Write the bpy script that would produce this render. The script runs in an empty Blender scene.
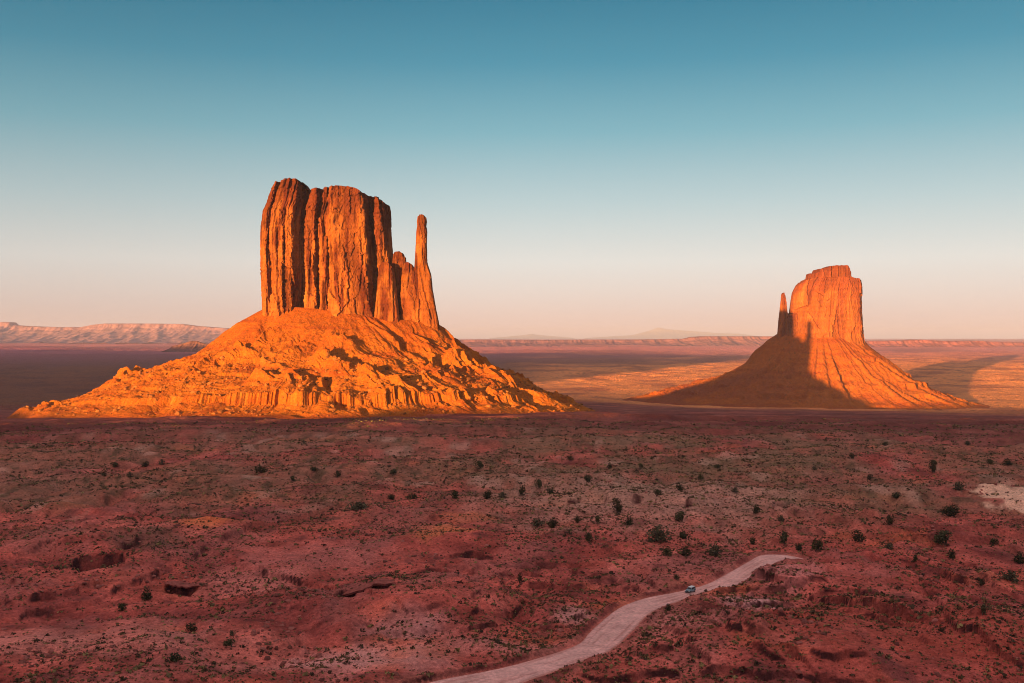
import bpy, math, random
import numpy as np
from mathutils import Vector

random.seed(7)
rng = np.random.default_rng(11)
S = bpy.context.scene
COL = S.collection
F_PX, CX, HY = 1024.0, 512.0, 338.0          # focal length in pixels, image centre column, horizon row


def at(px, y, Y):
    """pixel + distance -> world point (camera is at the origin, looking along +Y)"""
    return np.array([(px - CX) / F_PX * Y, Y, (HY - y) / F_PX * Y])


# ------------------------------------------------------------------ camera, sky, sun, exposure
cam_d = bpy.data.cameras.new('camera')
cam_d.sensor_width = 36.0
cam_d.lens = 36.0
cam_d.clip_start, cam_d.clip_end = 0.5, 300000.0
cam = bpy.data.objects.new('camera', cam_d)
COL.objects.link(cam)
cam.location = (0, 0, 0)
cam.rotation_euler = (math.radians(90) - math.atan(3.5 / F_PX), 0, 0)
S.camera = cam

YW, YE = 1400.0, 3200.0                      # distances of the two butte axes
tip = at(423, 215, YW - 10)                  # top of the left butte's spire ...
hit = at(808, 320, YE - 85)                  # ... and where its shadow falls on the right butte
dv = hit - tip
hl = math.hypot(dv[0], dv[1])
SH = np.array([dv[0] / hl, dv[1] / hl])      # horizontal direction the light travels
SR = np.array([SH[1], -SH[0]])               # to the right of it
TAN = -dv[2] / hl
ELEV = math.atan(TAN)
SUNDIR = Vector((-SH[0] * math.cos(ELEV), -SH[1] * math.cos(ELEV), math.sin(ELEV)))   # towards the sun
print('sun elev', math.degrees(ELEV), 'az', math.degrees(math.atan2(SH[0], SH[1])))

SUN_STRENGTH = 5.0
SUN_COLOR = (1.0, 0.49, 0.14)
SKY_STRENGTH = 0.1
EXPOSURE = 2.1
ROCK_K = 0.83

sun_d = bpy.data.lights.new('sun', 'SUN')
sun_d.energy = SUN_STRENGTH
sun_d.angle = math.radians(0.5)
sun_d.color = SUN_COLOR
sun = bpy.data.objects.new('sun', sun_d)
COL.objects.link(sun)
sun.rotation_euler = SUNDIR.to_track_quat('Z', 'Y').to_euler()


def lin(c):
    return tuple(((v / 255.0) / 12.92 if v / 255.0 <= 0.04045 else ((v / 255.0 + 0.055) / 1.055) ** 2.4) for v in c)


world = bpy.data.worlds.new('World')
S.world = world
world.use_nodes = True
wn = world.node_tree.nodes
wl = world.node_tree.links
wn.clear()
w_out = wn.new('ShaderNodeOutputWorld')
w_bg = wn.new('ShaderNodeBackground')
w_bg.inputs['Strength'].default_value = SKY_STRENGTH
w_sky = wn.new('ShaderNodeTexSky')
w_sky.sky_type = 'NISHITA'
w_sky.sun_disc = False
w_sky.sun_elevation = ELEV
w_sky.sun_rotation = math.atan2(SUNDIR.x, SUNDIR.y)
w_sky.altitude = 1600
w_sky.dust_density = 1.5
w_tc = wn.new('ShaderNodeTexCoord')
w_sep = wn.new('ShaderNodeSeparateXYZ')
wl.new(w_tc.outputs['Generated'], w_sep.inputs[0])
w_ramp = wn.new('ShaderNodeValToRGB')
wl.new(w_sep.outputs['Z'], w_ramp.inputs[0])
SKY_STOPS = [
    (0.0, (236, 206, 197)), (0.0195, (241, 215, 205)), (0.0440, (241, 228, 220)), (0.0732, (238, 238, 233)), (0.1307, (193, 218, 222)),
    (0.1963, (128, 188, 203)), (0.2594, (70, 154, 180)), (0.311, (40, 132, 161)), (0.45, (120, 142, 160)), (0.7, (190, 172, 170)), (1.0, (208, 184, 178))]  # stops above the frame are brightened as added fill for the shaded ground
el = w_ramp.color_ramp.elements
while len(el) > 1:
    el.remove(el[-1])
for i, (p, c) in enumerate(SKY_STOPS):
    e = el[0] if i == 0 else el.new(p)
    e.position = p
    e.color = (*lin(c), 1)
w_gain = wn.new('ShaderNodeMix')
w_gain.data_type = 'RGBA'
w_gain.blend_type = 'MULTIPLY'
w_gain.inputs['Factor'].default_value = 1.0
wl.new(w_ramp.outputs['Color'], w_gain.inputs['A'])
SKY_GAIN = 0.90 / 2 ** EXPOSURE / SKY_STRENGTH
w_gain.inputs['B'].default_value = (SKY_GAIN, SKY_GAIN, SKY_GAIN, 1)
w_mix = wn.new('ShaderNodeMix')
w_mix.data_type = 'RGBA'
w_mix.inputs['Factor'].default_value = 0.98
wl.new(w_sky.outputs['Color'], w_mix.inputs['A'])
wl.new(w_gain.outputs['Result'], w_mix.inputs['B'])
# the afterglow round the sun, behind the camera
w_dot = wn.new('ShaderNodeVectorMath')
w_dot.operation = 'DOT_PRODUCT'
wl.new(w_tc.outputs['Generated'], w_dot.inputs[0])
w_dot.inputs[1].default_value = tuple(SUNDIR)
w_mr = wn.new('ShaderNodeMapRange')
w_mr.interpolation_type = 'SMOOTHSTEP'
w_mr.inputs['From Min'].default_value = 0.1
w_mr.inputs['From Max'].default_value = 1.0
wl.new(w_dot.outputs['Value'], w_mr.inputs['Value'])
w_glow = wn.new('ShaderNodeMix')
w_glow.data_type = 'RGBA'
w_glow.blend_type = 'ADD'
wl.new(w_mr.outputs['Result'], w_glow.inputs['Factor'])
wl.new(w_mix.outputs['Result'], w_glow.inputs['A'])
w_glow.inputs['B'].default_value = (1.5, 0.68, 0.6, 1)
w_side = wn.new('ShaderNodeMapRange')
w_side.interpolation_type = 'SMOOTHSTEP'
w_side.inputs['From Min'].default_value = -0.5
w_side.inputs['From Max'].default_value = 0.05
w_side.inputs['To Min'].default_value = 0.84
w_side.inputs['To Max'].default_value = 1.0
wl.new(w_sep.outputs['X'], w_side.inputs['Value'])
w_sc = wn.new('ShaderNodeVectorMath')
w_sc.operation = 'SCALE'
wl.new(w_glow.outputs['Result'], w_sc.inputs[0])
wl.new(w_side.outputs['Result'], w_sc.inputs['Scale'])
wl.new(w_sc.outputs['Vector'], w_bg.inputs['Color'])
wl.new(w_bg.outputs[0], w_out.inputs['Surface'])

S.view_settings.view_transform = 'Standard'
S.view_settings.look = 'None'
S.view_settings.exposure = EXPOSURE
S.view_settings.gamma = 1.0
S.render.engine = 'CYCLES'
S.cycles.use_denoising = True
try:
    S.cycles.denoiser = 'OPENIMAGEDENOISE'
    S.cycles.denoising_prefilter = 'ACCURATE'
except Exception:
    pass
S.cycles.filter_width = 1.0
S.cycles.max_bounces = 5
S.cycles.diffuse_bounces = 3
S.cycles.volume_bounces = 0
S.cycles.use_adaptive_sampling = False


# ------------------------------------------------------------------ numeric helpers
def smooth(a, b, x):
    t = np.clip((x - a) / (b - a), 0, 1)
    return t * t * (3 - 2 * t)


_ang = np.random.default_rng(3).random(4096) * 2 * np.pi
_gx, _gy = np.cos(_ang), np.sin(_ang)


def _hash(ix, iy, seed):
    h = (ix.astype(np.int64) * 374761393 + iy.astype(np.int64) * 668265263 + seed * 974634777) & 0xFFFFFFFF
    h = ((h ^ (h >> 13)) * 1274126177) & 0xFFFFFFFF
    return h ^ (h >> 16)


def pn(x, y, seed=0):
    """gradient noise, about -0.7 .. 0.7"""
    ix, iy = np.floor(x), np.floor(y)
    fx, fy = x - ix, y - iy
    u, v = fx * fx * fx * (fx * (fx * 6 - 15) + 10), fy * fy * fy * (fy * (fy * 6 - 15) + 10)

    def g(dx, dy):
        k = _hash(ix + dx, iy + dy, seed) & 4095
        return _gx[k] * (fx - dx) + _gy[k] * (fy - dy)
    a = g(0, 0) * (1 - u) + g(1, 0) * u
    b = g(0, 1) * (1 - u) + g(1, 1) * u
    return (a * (1 - v) + b * v) * 1.4


def fbm(x, y, octv=4, seed=0, gain=0.5):
    s, a, n = 0.0, 1.0, 0.0
    for k in range(octv):
        s = s + a * pn(x * 2 ** k + 17.3 * k, y * 2 ** k - 9.1 * k, seed + k)
        n += a
        a *= gain
    return s / n * 1.5


def ridge(x, y, octv=3, seed=0):
    s, a, n = 0.0, 1.0, 0.0
    for k in range(octv):
        s = s + a * (1 - 2 * np.abs(pn(x * 2 ** k + 5.7 * k, y * 2 ** k + 3.3 * k, seed + k)))
        n += a
        a *= 0.5
    return s / n


def worley(x, y, seed=0):
    ix, iy = np.floor(x), np.floor(y)
    best = np.full(x.shape, 9.0)
    rnd = np.zeros(x.shape)
    for dx in (-1, 0, 1):
        for dy in (-1, 0, 1):
            h = _hash(ix + dx, iy + dy, seed)
            px = ix + dx + (h & 1023) / 1024.0
            py = iy + dy + ((h >> 10) & 1023) / 1024.0
            d = np.hypot(x - px, y - py)
            m = d < best
            best = np.where(m, d, best)
            rnd = np.where(m, ((h >> 20) & 1023) / 1024.0, rnd)
    return best, rnd


def mixc(c, d, w):
    w = np.asarray(w)[..., None]
    return c * (1 - w) + np.asarray(d) * w


# ------------------------------------------------------------------ mesh helpers
def grid_mesh(name, P, col=None, wrap=False, smooth_shade=True):
    """P: rows x cols x 3"""
    R, C = P.shape[:2]
    idx = np.arange(R * C).reshape(R, C)
    a = idx[:-1]
    b = idx[1:]
    if wrap:
        q = np.stack([a, np.roll(a, -1, 1), np.roll(b, -1, 1), b], -1).reshape(-1, 4)
    else:
        q = np.stack([a[:, :-1], a[:, 1:], b[:, 1:], b[:, :-1]], -1).reshape(-1, 4)
    return raw_mesh(name, P.reshape(-1, 3), q, None if col is None else col.reshape(-1, col.shape[-1]), smooth_shade)


def raw_mesh(name, V, Q, col=None, smooth_shade=False):
    me = bpy.data.meshes.new(name)
    n, k = Q.shape
    me.vertices.add(len(V))
    me.vertices.foreach_set('co', np.asarray(V, np.float32).ravel())
    me.loops.add(n * k)
    me.loops.foreach_set('vertex_index', Q.astype(np.int32).ravel())
    me.polygons.add(n)
    me.polygons.foreach_set('loop_start', np.arange(0, n * k, k, dtype=np.int32))
    try:
        me.polygons.foreach_set('loop_total', np.full(n, k, np.int32))
    except Exception:
        pass
    me.polygons.foreach_set('use_smooth', np.full(n, smooth_shade, bool))
    if col is not None:
        at_ = me.attributes.new('Col', 'FLOAT_COLOR', 'POINT')
        c4 = np.ones((len(V), 4), np.float32)
        c4[:, :col.shape[1]] = col
        at_.data.foreach_set('color', c4.ravel())
    me.update(calc_edges=True)
    return me


def obj(name, me, mat=None, parent=None):
    o = bpy.data.objects.new(name, me)
    COL.objects.link(o)
    if mat is not None and me is not None:
        me.materials.clear()
        me.materials.append(mat)
    if parent is not None:
        o.parent = parent
    return o


def tag(o, label=None, cat=None, group=None, kind=None):
    if label:
        o['label'] = label
    if cat:
        o['category'] = cat
    if group:
        o['group'] = group
    if kind:
        o['kind'] = kind
    return o


# ------------------------------------------------------------------ materials
def mat_vcol(name, rough=0.95, noise_scales=((0.25, 0.35), (1.4, 0.3)), bumps=((0.3, 1.0), (1.5, 0.35)), stretch=None, micro=None):
    """vertex base colour broken up by world-scale noise, with bumps; scales are cycles per metre"""
    m = bpy.data.materials.new(name)
    m.use_nodes = True
    nt = m.node_tree
    b = nt.nodes['Principled BSDF']
    b.inputs['Roughness'].default_value = rough
    b.inputs['Specular IOR Level'].default_value = 0.05
    at_ = nt.nodes.new('ShaderNodeAttribute')
    at_.attribute_name = 'Col'
    tc = nt.nodes.new('ShaderNodeTexCoord')
    co = tc.outputs['Object']
    if stretch:
        mp = nt.nodes.new('ShaderNodeMapping')
        mp.inputs['Scale'].default_value = stretch
        nt.links.new(co, mp.inputs['Vector'])
        co = mp.outputs['Vector']
    c = at_.outputs['Color']
    for sc, amt in noise_scales:
        nz = nt.nodes.new('ShaderNodeTexNoise')
        nz.inputs['Scale'].default_value = sc
        nz.inputs['Detail'].default_value = 4
        nz.inputs['Roughness'].default_value = 0.65
        nt.links.new(co, nz.inputs['Vector'])
        mr = nt.nodes.new('ShaderNodeMapRange')
        mr.inputs['From Min'].default_value = 0.3
        mr.inputs['From Max'].default_value = 0.7
        mr.inputs['To Min'].default_value = 1 - amt
        mr.inputs['To Max'].default_value = 1 + amt
        nt.links.new(nz.outputs['Fac'], mr.inputs['Value'])
        mx = nt.nodes.new('ShaderNodeVectorMath')
        mx.operation = 'SCALE'
        nt.links.new(c, mx.inputs[0])
        nt.links.new(mr.outputs['Result'], mx.inputs['Scale'])
        c = mx.outputs['Vector']
    nt.links.new(c, b.inputs['Base Color'])
    nrm = None
    for sc, dist in bumps:
        nz = nt.nodes.new('ShaderNodeTexNoise')
        nz.inputs['Scale'].default_value = sc
        nz.inputs['Detail'].default_value = 5
        nt.links.new(tc.outputs['Object'], nz.inputs['Vector'])
        bp = nt.nodes.new('ShaderNodeBump')
        bp.inputs['Strength'].default_value = 1.0
        bp.inputs['Distance'].default_value = dist
        hm = nt.nodes.new('ShaderNodeMath')
        hm.operation = 'MULTIPLY'
        nt.links.new(nz.outputs['Fac'], hm.inputs[0])
        nt.links.new(at_.outputs['Alpha'], hm.inputs[1])
        nt.links.new(hm.outputs[0], bp.inputs['Height'])
        if nrm is not None:
            nt.links.new(nrm, bp.inputs['Normal'])
        nrm = bp.outputs['Normal']
    if micro:
        # bushes and stones too small and far to model: the surface normal varies from spot to spot
        nz = nt.nodes.new('ShaderNodeTexNoise')
        nz.inputs['Scale'].default_value = micro[0]
        nz.inputs['Detail'].default_value = 3
        nt.links.new(tc.outputs['Object'], nz.inputs['Vector'])
        sb = nt.nodes.new('ShaderNodeVectorMath')
        sb.operation = 'SUBTRACT'
        nt.links.new(nz.outputs['Color'], sb.inputs[0])
        sb.inputs[1].default_value = (0.5, 0.5, 0.5)
        sc_ = nt.nodes.new('ShaderNodeVectorMath')
        sc_.operation = 'MULTIPLY'
        nt.links.new(sb.outputs[0], sc_.inputs[0])
        sc_.inputs[1].default_value = (micro[1], micro[1], 0.0)
        s2_ = nt.nodes.new('ShaderNodeVectorMath')
        s2_.operation = 'SCALE'
        nt.links.new(sc_.outputs[0], s2_.inputs[0])
        a1 = nt.nodes.new('ShaderNodeMath')
        a1.operation = 'SUBTRACT'
        nt.links.new(at_.outputs['Alpha'], a1.inputs[0])
        a1.inputs[1].default_value = 1.0
        nt.links.new(a1.outputs[0], s2_.inputs['Scale'])
        ge = nt.nodes.new('ShaderNodeNewGeometry')
        ad = nt.nodes.new('ShaderNodeVectorMath')
        ad.operation = 'ADD'
        nt.links.new(nrm or ge.outputs['Normal'], ad.inputs[0])
        nt.links.new(s2_.outputs[0], ad.inputs[1])
        no = nt.nodes.new('ShaderNodeVectorMath')
        no.operation = 'NORMALIZE'
        nt.links.new(ad.outputs[0], no.inputs[0])
        nrm = no.outputs[0]
    if nrm is not None:
        nt.links.new(nrm, b.inputs['Normal'])
    return m


def mat_plain(name, color, rough=0.6, metallic=0.0, var=0.15, scale=3.0):
    m = bpy.data.materials.new(name)
    m.use_nodes = True
    nt = m.node_tree
    b = nt.nodes['Principled BSDF']
    b.inputs['Roughness'].default_value = rough
    b.inputs['Metallic'].default_value = metallic
    tc = nt.nodes.new('ShaderNodeTexCoord')
    nz = nt.nodes.new('ShaderNodeTexNoise')
    nz.inputs['Scale'].default_value = scale
    nt.links.new(tc.outputs['Object'], nz.inputs['Vector'])
    rp = nt.nodes.new('ShaderNodeValToRGB')
    rp.color_ramp.elements[0].position = 0.3
    rp.color_ramp.elements[1].position = 0.7
    rp.color_ramp.elements[0].color = (*[v * (1 - var) for v in color], 1)
    rp.color_ramp.elements[1].color = (*[min(1, v * (1 + var)) for v in color], 1)
    nt.links.new(nz.outputs['Fac'], rp.inputs[0])
    nt.links.new(rp.outputs[0], b.inputs['Base Color'])
    return m


M_GROUND = mat_vcol('desert_soil', noise_scales=((0.12, 0.22), (0.9, 0.38), (3.5, 0.3)), bumps=((0.05, 6.0), (0.45, 0.7)), micro=(0.3, 12.0))
M_ROAD = mat_vcol('dirt_road', noise_scales=((0.15, 0.2), (1.2, 0.22)), bumps=((0.5, 0.35),))
M_CLIFF = mat_vcol('sandstone_cliff', noise_scales=((0.5, 0.22), (0.12, 0.2)), bumps=((0.25, 1.2), (0.9, 0.35)), stretch=(1, 1, 0.22))
M_TALUS = mat_vcol('talus_rubble', noise_scales=((0.1, 0.15), (0.5, 0.35)), bumps=((0.16, 1.5), (0.6, 1.0)))
M_FAR = mat_vcol('far_rock', noise_scales=((0.004, 0.15),), bumps=((0.006, 40.0),))
M_ROCK = mat_vcol('rubble_rock', noise_scales=((1.0, 0.25),), bumps=((1.2, 0.2),))
M_LEAF = mat_vcol('juniper_leaf', noise_scales=((0.9, 0.4),), bumps=())
M_SAGE = mat_vcol('sage_leaf', noise_scales=((0.6, 0.35),), bumps=())
M_BARK = mat_plain('juniper_bark', (0.10, 0.06, 0.045), 0.9)

# ------------------------------------------------------------------ the lie of the land
BASE = np.array([(0, -78), (240, -78), (350, -82), (500, -80), (800, -80), (1145, -85.5), (1400, -100), (2000, -138), (2600, -171),
                 (2850, -195), (3300, -205), (4000, -205), (6000, -185), (9000, -142), (15000, -105), (25000, -72), (40000, -60), (95000, -60)], float)


def base_z(X, Y):
    D = np.hypot(X, Y)
    z = np.interp(D, BASE[:, 0], BASE[:, 1])
    az = X / np.maximum(Y, 1.0)
    lift = 24 * np.exp(-((D - 2700) / 750) ** 2) * (1 - smooth(0.03, 0.19, az))
    return z + lift


def ground_hit(px, y):
    """where the view ray through a pixel meets the smooth valley floor"""
    Y = 400.0
    for _ in range(60):
        X = (px - CX) / F_PX * Y
        z = float(base_z(np.array(X), np.array(Y)))
        Y = 0.5 * Y + 0.5 * (-z * F_PX / (y - HY))
    return np.array([(px - CX) / F_PX * Y, Y])


# the rim behind the camera whose edge the evening shadow comes from
U_W = -700.0


def su(p):
    return float(p[0] * SR[0] + p[1] * SR[1]), float(p[0] * SH[0] + p[1] * SH[1])


term = []
for px, y, Y in ((18, 409, 1400), (100, 416, 1290), (190, 418, 1190), (290, 418, 1130), (370, 416, 1130), (404, 410.5, 1160), (470, 410, 1200), (535, 409, 1280), (560, 411.5, 1310), (598, 416, 1370), (618, 418, 1400),
                 (840, 407.5, 2850), (930, 407, 2850), (1024, 407.5, 2800)):
    p = at(px, y, Y)
    s, u = su(p)
    term.append((s, p[2] + TAN * (u - U_W), px))
term.sort()
print('rim heights', [(round(a), round(b), c) for a, b, c in term])
s0 = term[0][0]
extra = []
for px, y, Y, ds in ((560, 396, 2600, 0),):
    p = at(px, y, Y)
    s, u = su(p)
    extra.append((s, p[2] + TAN * (u - U_W)))
print('strip', extra)
H_TAB = [(-14000, 330), (-9500, 322), (-6500, 300), (-5300, 330), (-4500, 385), (-3400, 402), (-2480, 392), (-2330, 180), (-2200, 40)] + \
        [(min(extra[0][0], s0 - 60), extra[0][1])] + [(a, b) for a, b, c in term] + [(term[-1][0] + 400, 28), (6000, 30)]
H_TAB = np.array(H_TAB)
H_TAB = H_TAB[np.argsort(H_TAB[:, 0])]

# the road: its two edges as seen, turned into ground points
ROAD_UP = [(300, 720), (421, 684), (496, 669), (554, 653), (579, 643), (589, 632), (603, 619.5), (620, 607), (645, 598), (674, 592.5), (701, 586), (726, 574), (747, 562), (761, 555), (780, 554.5), (792, 556.0), (803, 558.4)]
ROAD_LO = [(420, 720), (520, 684), (562, 669), (590, 659), (606, 653), (620, 644), (636, 628), (649, 615), (664, 607), (684, 599.5), (703, 593), (728, 590), (748, 581), (767, 568), (783, 560.5), (793, 560.6), (803, 560.4)]
ROAD_A = np.array([ground_hit(*p) for p in ROAD_UP])
ROAD_B = np.array([ground_hit(*p) for p in ROAD_LO])


def resample(P, n):
    """Catmull-Rom through P, n points"""
    m = len(P)
    t = np.linspace(0, m - 1.0001, n)
    i = np.floor(t).astype(int)
    f = (t - i)[:, None]
    p0, p1, p2, p3 = P[np.clip(i - 1, 0, m - 1)], P[i], P[np.clip(i + 1, 0, m - 1)], P[np.clip(i + 2, 0, m - 1)]
    return 0.5 * (2 * p1 + (p2 - p0) * f + (2 * p0 - 5 * p1 + 4 * p2 - p3) * f ** 2 + (3 * p1 - p0 - 3 * p2 + p3) * f ** 3)


RA, RB = resample(ROAD_A, 260), resample(ROAD_B, 260)
RC, RWID = 0.5 * (RA + RB), 0.5 * np.hypot(*(RA - RB).T)


def seg_dist(X, Y, A, B):
    d = B - A
    L2 = float(d @ d) + 1e-9
    t = np.clip(((X - A[0]) * d[0] + (Y - A[1]) * d[1]) / L2, 0, 1)
    qx, qy = X - (A[0] + t * d[0]), Y - (A[1] + t * d[1])
    return np.hypot(qx, qy), np.sign(d[0] * qy - d[1] * qx), t


def road_dist(X, Y):
    """distance outside the road's edge (negative on the road)"""
    best = np.full(X.shape, 1e6)
    lo, hi = RC.min(0) - 60, RC.max(0) + 60
    m = (X > lo[0]) & (X < hi[0]) & (Y > lo[1]) & (Y < hi[1])
    if m.any():
        x, y = X[m], Y[m]
        b = np.full(x.shape, 1e6)
        for k in range(0, len(RC), 1):
            # the cross line of the road at k
            d, _, _ = seg_dist(x, y, RA[k], RB[k])
            b = np.minimum(b, d)
        best[m] = b
    return best


# low ledges (screen polylines), height, width of the step, reach on the high side
LEDGES = [
    ([(800, 603), (830, 611), (862, 622), (885, 627), (915, 633), (945, 643)], 2.6, 0.5, 26, 1),
    ([(120, 676), (170, 667), (215, 655), (262, 646), (300, 634), (338, 616)], 1.9, 0.5, 22, -1),
    ([(140, 668), (190, 652), (240, 640)], 1.2, 0.4, 14, -1),
    ([(560, 590), (545, 612), (500, 628), (470, 612)], 1.6, 0.6, 18, 1),
    ([(690, 604), (716, 622), (735, 640), (770, 655)], 1.8, 0.6, 16, 1),
    ([(655, 650), (700, 640), (735, 646), (790, 672)], 1.8, 0.5, 18, -1),
    ([(905, 575), (950, 583), (985, 597)], 2.2, 0.5, 20, 1),
    ([(230, 560), (270, 575), (320, 583), (352, 598)], 2.0, 0.6, 25, 1),
    ([(0, 520), (60, 513), (120, 520), (190, 528)], 1.8, 0.8, 30, 1),
    ([(180, 563), (240, 535), (330, 507), (400, 492)], -2.2, 1.0, 18, -1),
    ([(560, 520), (660, 505), (760, 520), (860, 512)], 1.4, 1.0, 30, 1),
    ([(860, 560), (930, 530), (990, 515), (1040, 512)], 3.0, 2.5, 30, -1),
]
LEDGES_W = [(np.array([ground_hit(*p) for p in pl]), h, w, L, sd) for pl, h, w, L, sd in LEDGES]
# shallow hollows cut into the slope: centre pixel, half width, half depth (m), depth (m)
HOLLOWS = [((96, 564), 8.5, 9.0, 8.0), ((62, 571), 10.0, 3.4, 3.6), ((183, 584), 6.5, 3.2, 3.6), ((367, 602), 9.0, 4.2, 4.6), ((436, 574), 7, 2.5, 2.2), ((470, 560), 9, 2.5, 2.0)]
HOLLOWS_W = [(ground_hit(*p), a, b, d) for p, a, b, d in HOLLOWS]
# broad mounds: centre pixel, radius x, radius y, height
MOUNDS = [((905, 640), 52, 34, 5.0), ((840, 590), 40, 30, 3.0), ((1040, 507), 30, 50, 4.5), ((210, 528), 16, 14, 3.5), ((120, 545), 40, 30, 3.5),
          ((430, 545), 30, 20, 2.8), ((640, 505), 60, 60, 3.0), ((270, 610), 24, 18, 2.5), ((480, 600), 24, 16, 2.6), ((60, 640), 40, 20, 1.6), ((720, 640), 24, 14, 2.0)]
MOUNDS_W = [(ground_hit(*p), a, b, h) for p, a, b, h in MOUNDS]


def ground_z(X, Y):
    X = np.asarray(X, float)
    Y = np.asarray(Y, float)
    D = np.hypot(X, Y)
    zb = base_z(X, Y)
    near = 1 - smooth(600, 1250, D)
    far = smooth(1700, 2300, D)
    z = zb.copy()
    # hummocks and terraced badland steps
    t = fbm(X / 70, Y / 62, 5, 21) * 6.5
    st = 2.3
    q = np.floor(t / st)
    f = t / st - q
    terr = (q + smooth(0.43, 0.57, f)) * st
    tm = smooth(-0.25, 0.35, fbm(X / 130, Y / 130, 2, 33))
    loc = near * (0.75 * (t * (1 - tm) + terr * tm) + 2.0 * fbm(X / 34, Y / 34, 4, 5))
    gul = np.maximum(0, ridge(X / 60, Y / 75, 2, 71) - 0.62) / 0.38
    gul = gul ** 1.5
    g2 = np.maximum(0, ridge(X / 27 + 9, Y / 34, 2, 72) - 0.68) / 0.32
    loc -= near * 1.7 * g2 * smooth(-0.05, 0.4, fbm(X / 90, Y / 90, 2, 41))
    loc -= near * 4.5 * gul * smooth(0.0, 0.5, fbm(X / 160, Y / 160, 2, 40) + 0.25)
    rub = smooth(0.05, 0.5, fbm(X / 45, Y / 45, 3, 77))
    loc += near * (0.25 + 1.0 * rub) * 0.75 * fbm(X / 5.0, Y / 5.0, 3, 9)
    mid = smooth(500, 900, D) * (1 - smooth(1500, 2100, D))
    t2 = 9.0 * fbm(X / 330, Y / 75, 4, 63)
    f2 = t2 / 3.0 - np.floor(t2 / 3.0)
    loc += mid * 0.8 * (np.floor(t2 / 3.0) + smooth(0.42, 0.58, f2)) * 3.0 * (1 - smooth(1080, 1250, D))
    loc += mid * (1.8 * fbm(X / 120, Y / 120, 3, 61) + 1.0 * fbm(X / 30, Y / 30, 3, 62))
    su_, ss_ = X * SH[0] + Y * SH[1], X * SR[0] + Y * SR[1]
    rip = 1.8 * fbm(su_ / 28, ss_ / 60, 3, 82) * (1 - smooth(4200, 5200, D)) + 7.0 * fbm(su_ / 62, ss_ / 150, 2, 83) * smooth(4000, 5400, D)
    loc += far * ((1 - smooth(7000, 9000, D)) * 4.0 * fbm(X / 220, Y / 220, 3, 81) + rip * (1 - smooth(13000, 16000, D)))
    loc += smooth(6500, 11000, D) * (34 * fbm(X / 3000, Y / 1900, 4, 91) - 10)
    if (D < 900).any():
        m = (D < 900) & (Y > 60) & (np.abs(X) < 560)
        x, y = X[m], Y[m]
        a = np.zeros(x.shape)
        wx, wy = x + 2.5 * fbm(x / 9, y / 9, 3, 51), y + 2.5 * fbm(x / 9, y / 9, 3, 52)
        for P, h, w, L, sd in LEDGES_W:
            b = np.full(x.shape, 1e6)
            sg = np.zeros(x.shape)
            end = np.ones(x.shape)
            for k in range(len(P) - 1):
                d, s_, tt = seg_dist(wx, wy, P[k], P[k + 1])
                c = d < b
                b = np.where(c, d, b)
                sg = np.where(c, s_, sg)
            e0 = np.hypot(wx - P[0][0], wy - P[0][1])
            e1 = np.hypot(wx - P[-1][0], wy - P[-1][1])
            end = smooth(0, 12, np.minimum(e0, e1))
            sdist = b * sg * sd
            a += h * smooth(-w, w, sdist) * np.exp(-np.maximum(sdist, 0) / L) * end
        for (c, rx, ry, h) in MOUNDS_W:
            a += h * np.exp(-((x - c[0]) / rx) ** 2 - ((y - c[1]) / ry) ** 2)
        for (c, rx, ry, h) in HOLLOWS_W:
            r = np.sqrt(((wx - c[0]) / rx) ** 2 + ((wy - c[1]) / ry) ** 2)
            a -= h * (1 - smooth(0.75, 1.1, r))
        loc[m] += a
        rd = road_dist(x, y)
        k = smooth(0.3, 9.0, rd)
        bank = 1.2 * np.exp(-((rd - 2.0) / 1.0) ** 2) * (0.4 + 0.6 * smooth(-0.3, 0.3, fbm(x / 8, y / 8, 2, 14)))
        loc[m] = loc[m] * k + bank
        zc = z[m]
        zc -= 0.22 * (1 - smooth(0.2, 1.2, rd))
        z[m] = zc
    z = z + loc
    # the slope under the viewpoint
    hill = -1.75 - np.maximum(0, D - 3.0) * 0.8
    z = np.maximum(z, hill)
    # the rim and the high mesas behind and to the left of the viewpoint
    s = X * SR[0] + Y * SR[1]
    u = X * SH[0] + Y * SH[1]
    H = np.interp(s, H_TAB[:, 0], H_TAB[:, 1])
    H = H + 8.5 * fbm(s / 55, s * 0, 3, 555) + 8 * smooth(100, 220, H) * fbm(s / 300, s * 0, 3, 556)
    edge = 1 - smooth(0, 90, u - U_W)
    H = H - 0.01 * np.maximum(0, U_W - u)
    z = np.where(u < U_W + 90, z * (1 - edge) + np.maximum(H, z) * edge, z)
    return z


# ------------------------------------------------------------------ ground sheet
az_in = np.radians(np.arange(-38, 38.001, 0.085))
az_out = np.radians(np.arange(38.8, 321.5, 0.8))
AZ = np.concatenate([az_in, az_out])
rows = [0.3, 3, 6, 10, 16, 24, 34, 46, 60, 76, 94, 114, 136, 160, 180, 195]
yy = 745.0
while yy > 412:
    D = 80 * F_PX / (yy - HY)
    rows.append(max(D, rows[-1] + 0.5))
    yy -= 0.85
D = rows[-1]
while D < 5000:
    D += 5 + 0.0015 * D
    rows.append(D)
while D < 13000:
    D *= 1.0042
    rows.append(D)
while D < 22000:
    D *= 1.009
    rows.append(D)
while D < 95000:
    D *= 1.03
    rows.append(D)
RD = np.array(rows)
GX = RD[:, None] * np.sin(AZ)[None]
GY = RD[:, None] * np.cos(AZ)[None]
GZ = ground_z(GX, GY)


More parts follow.
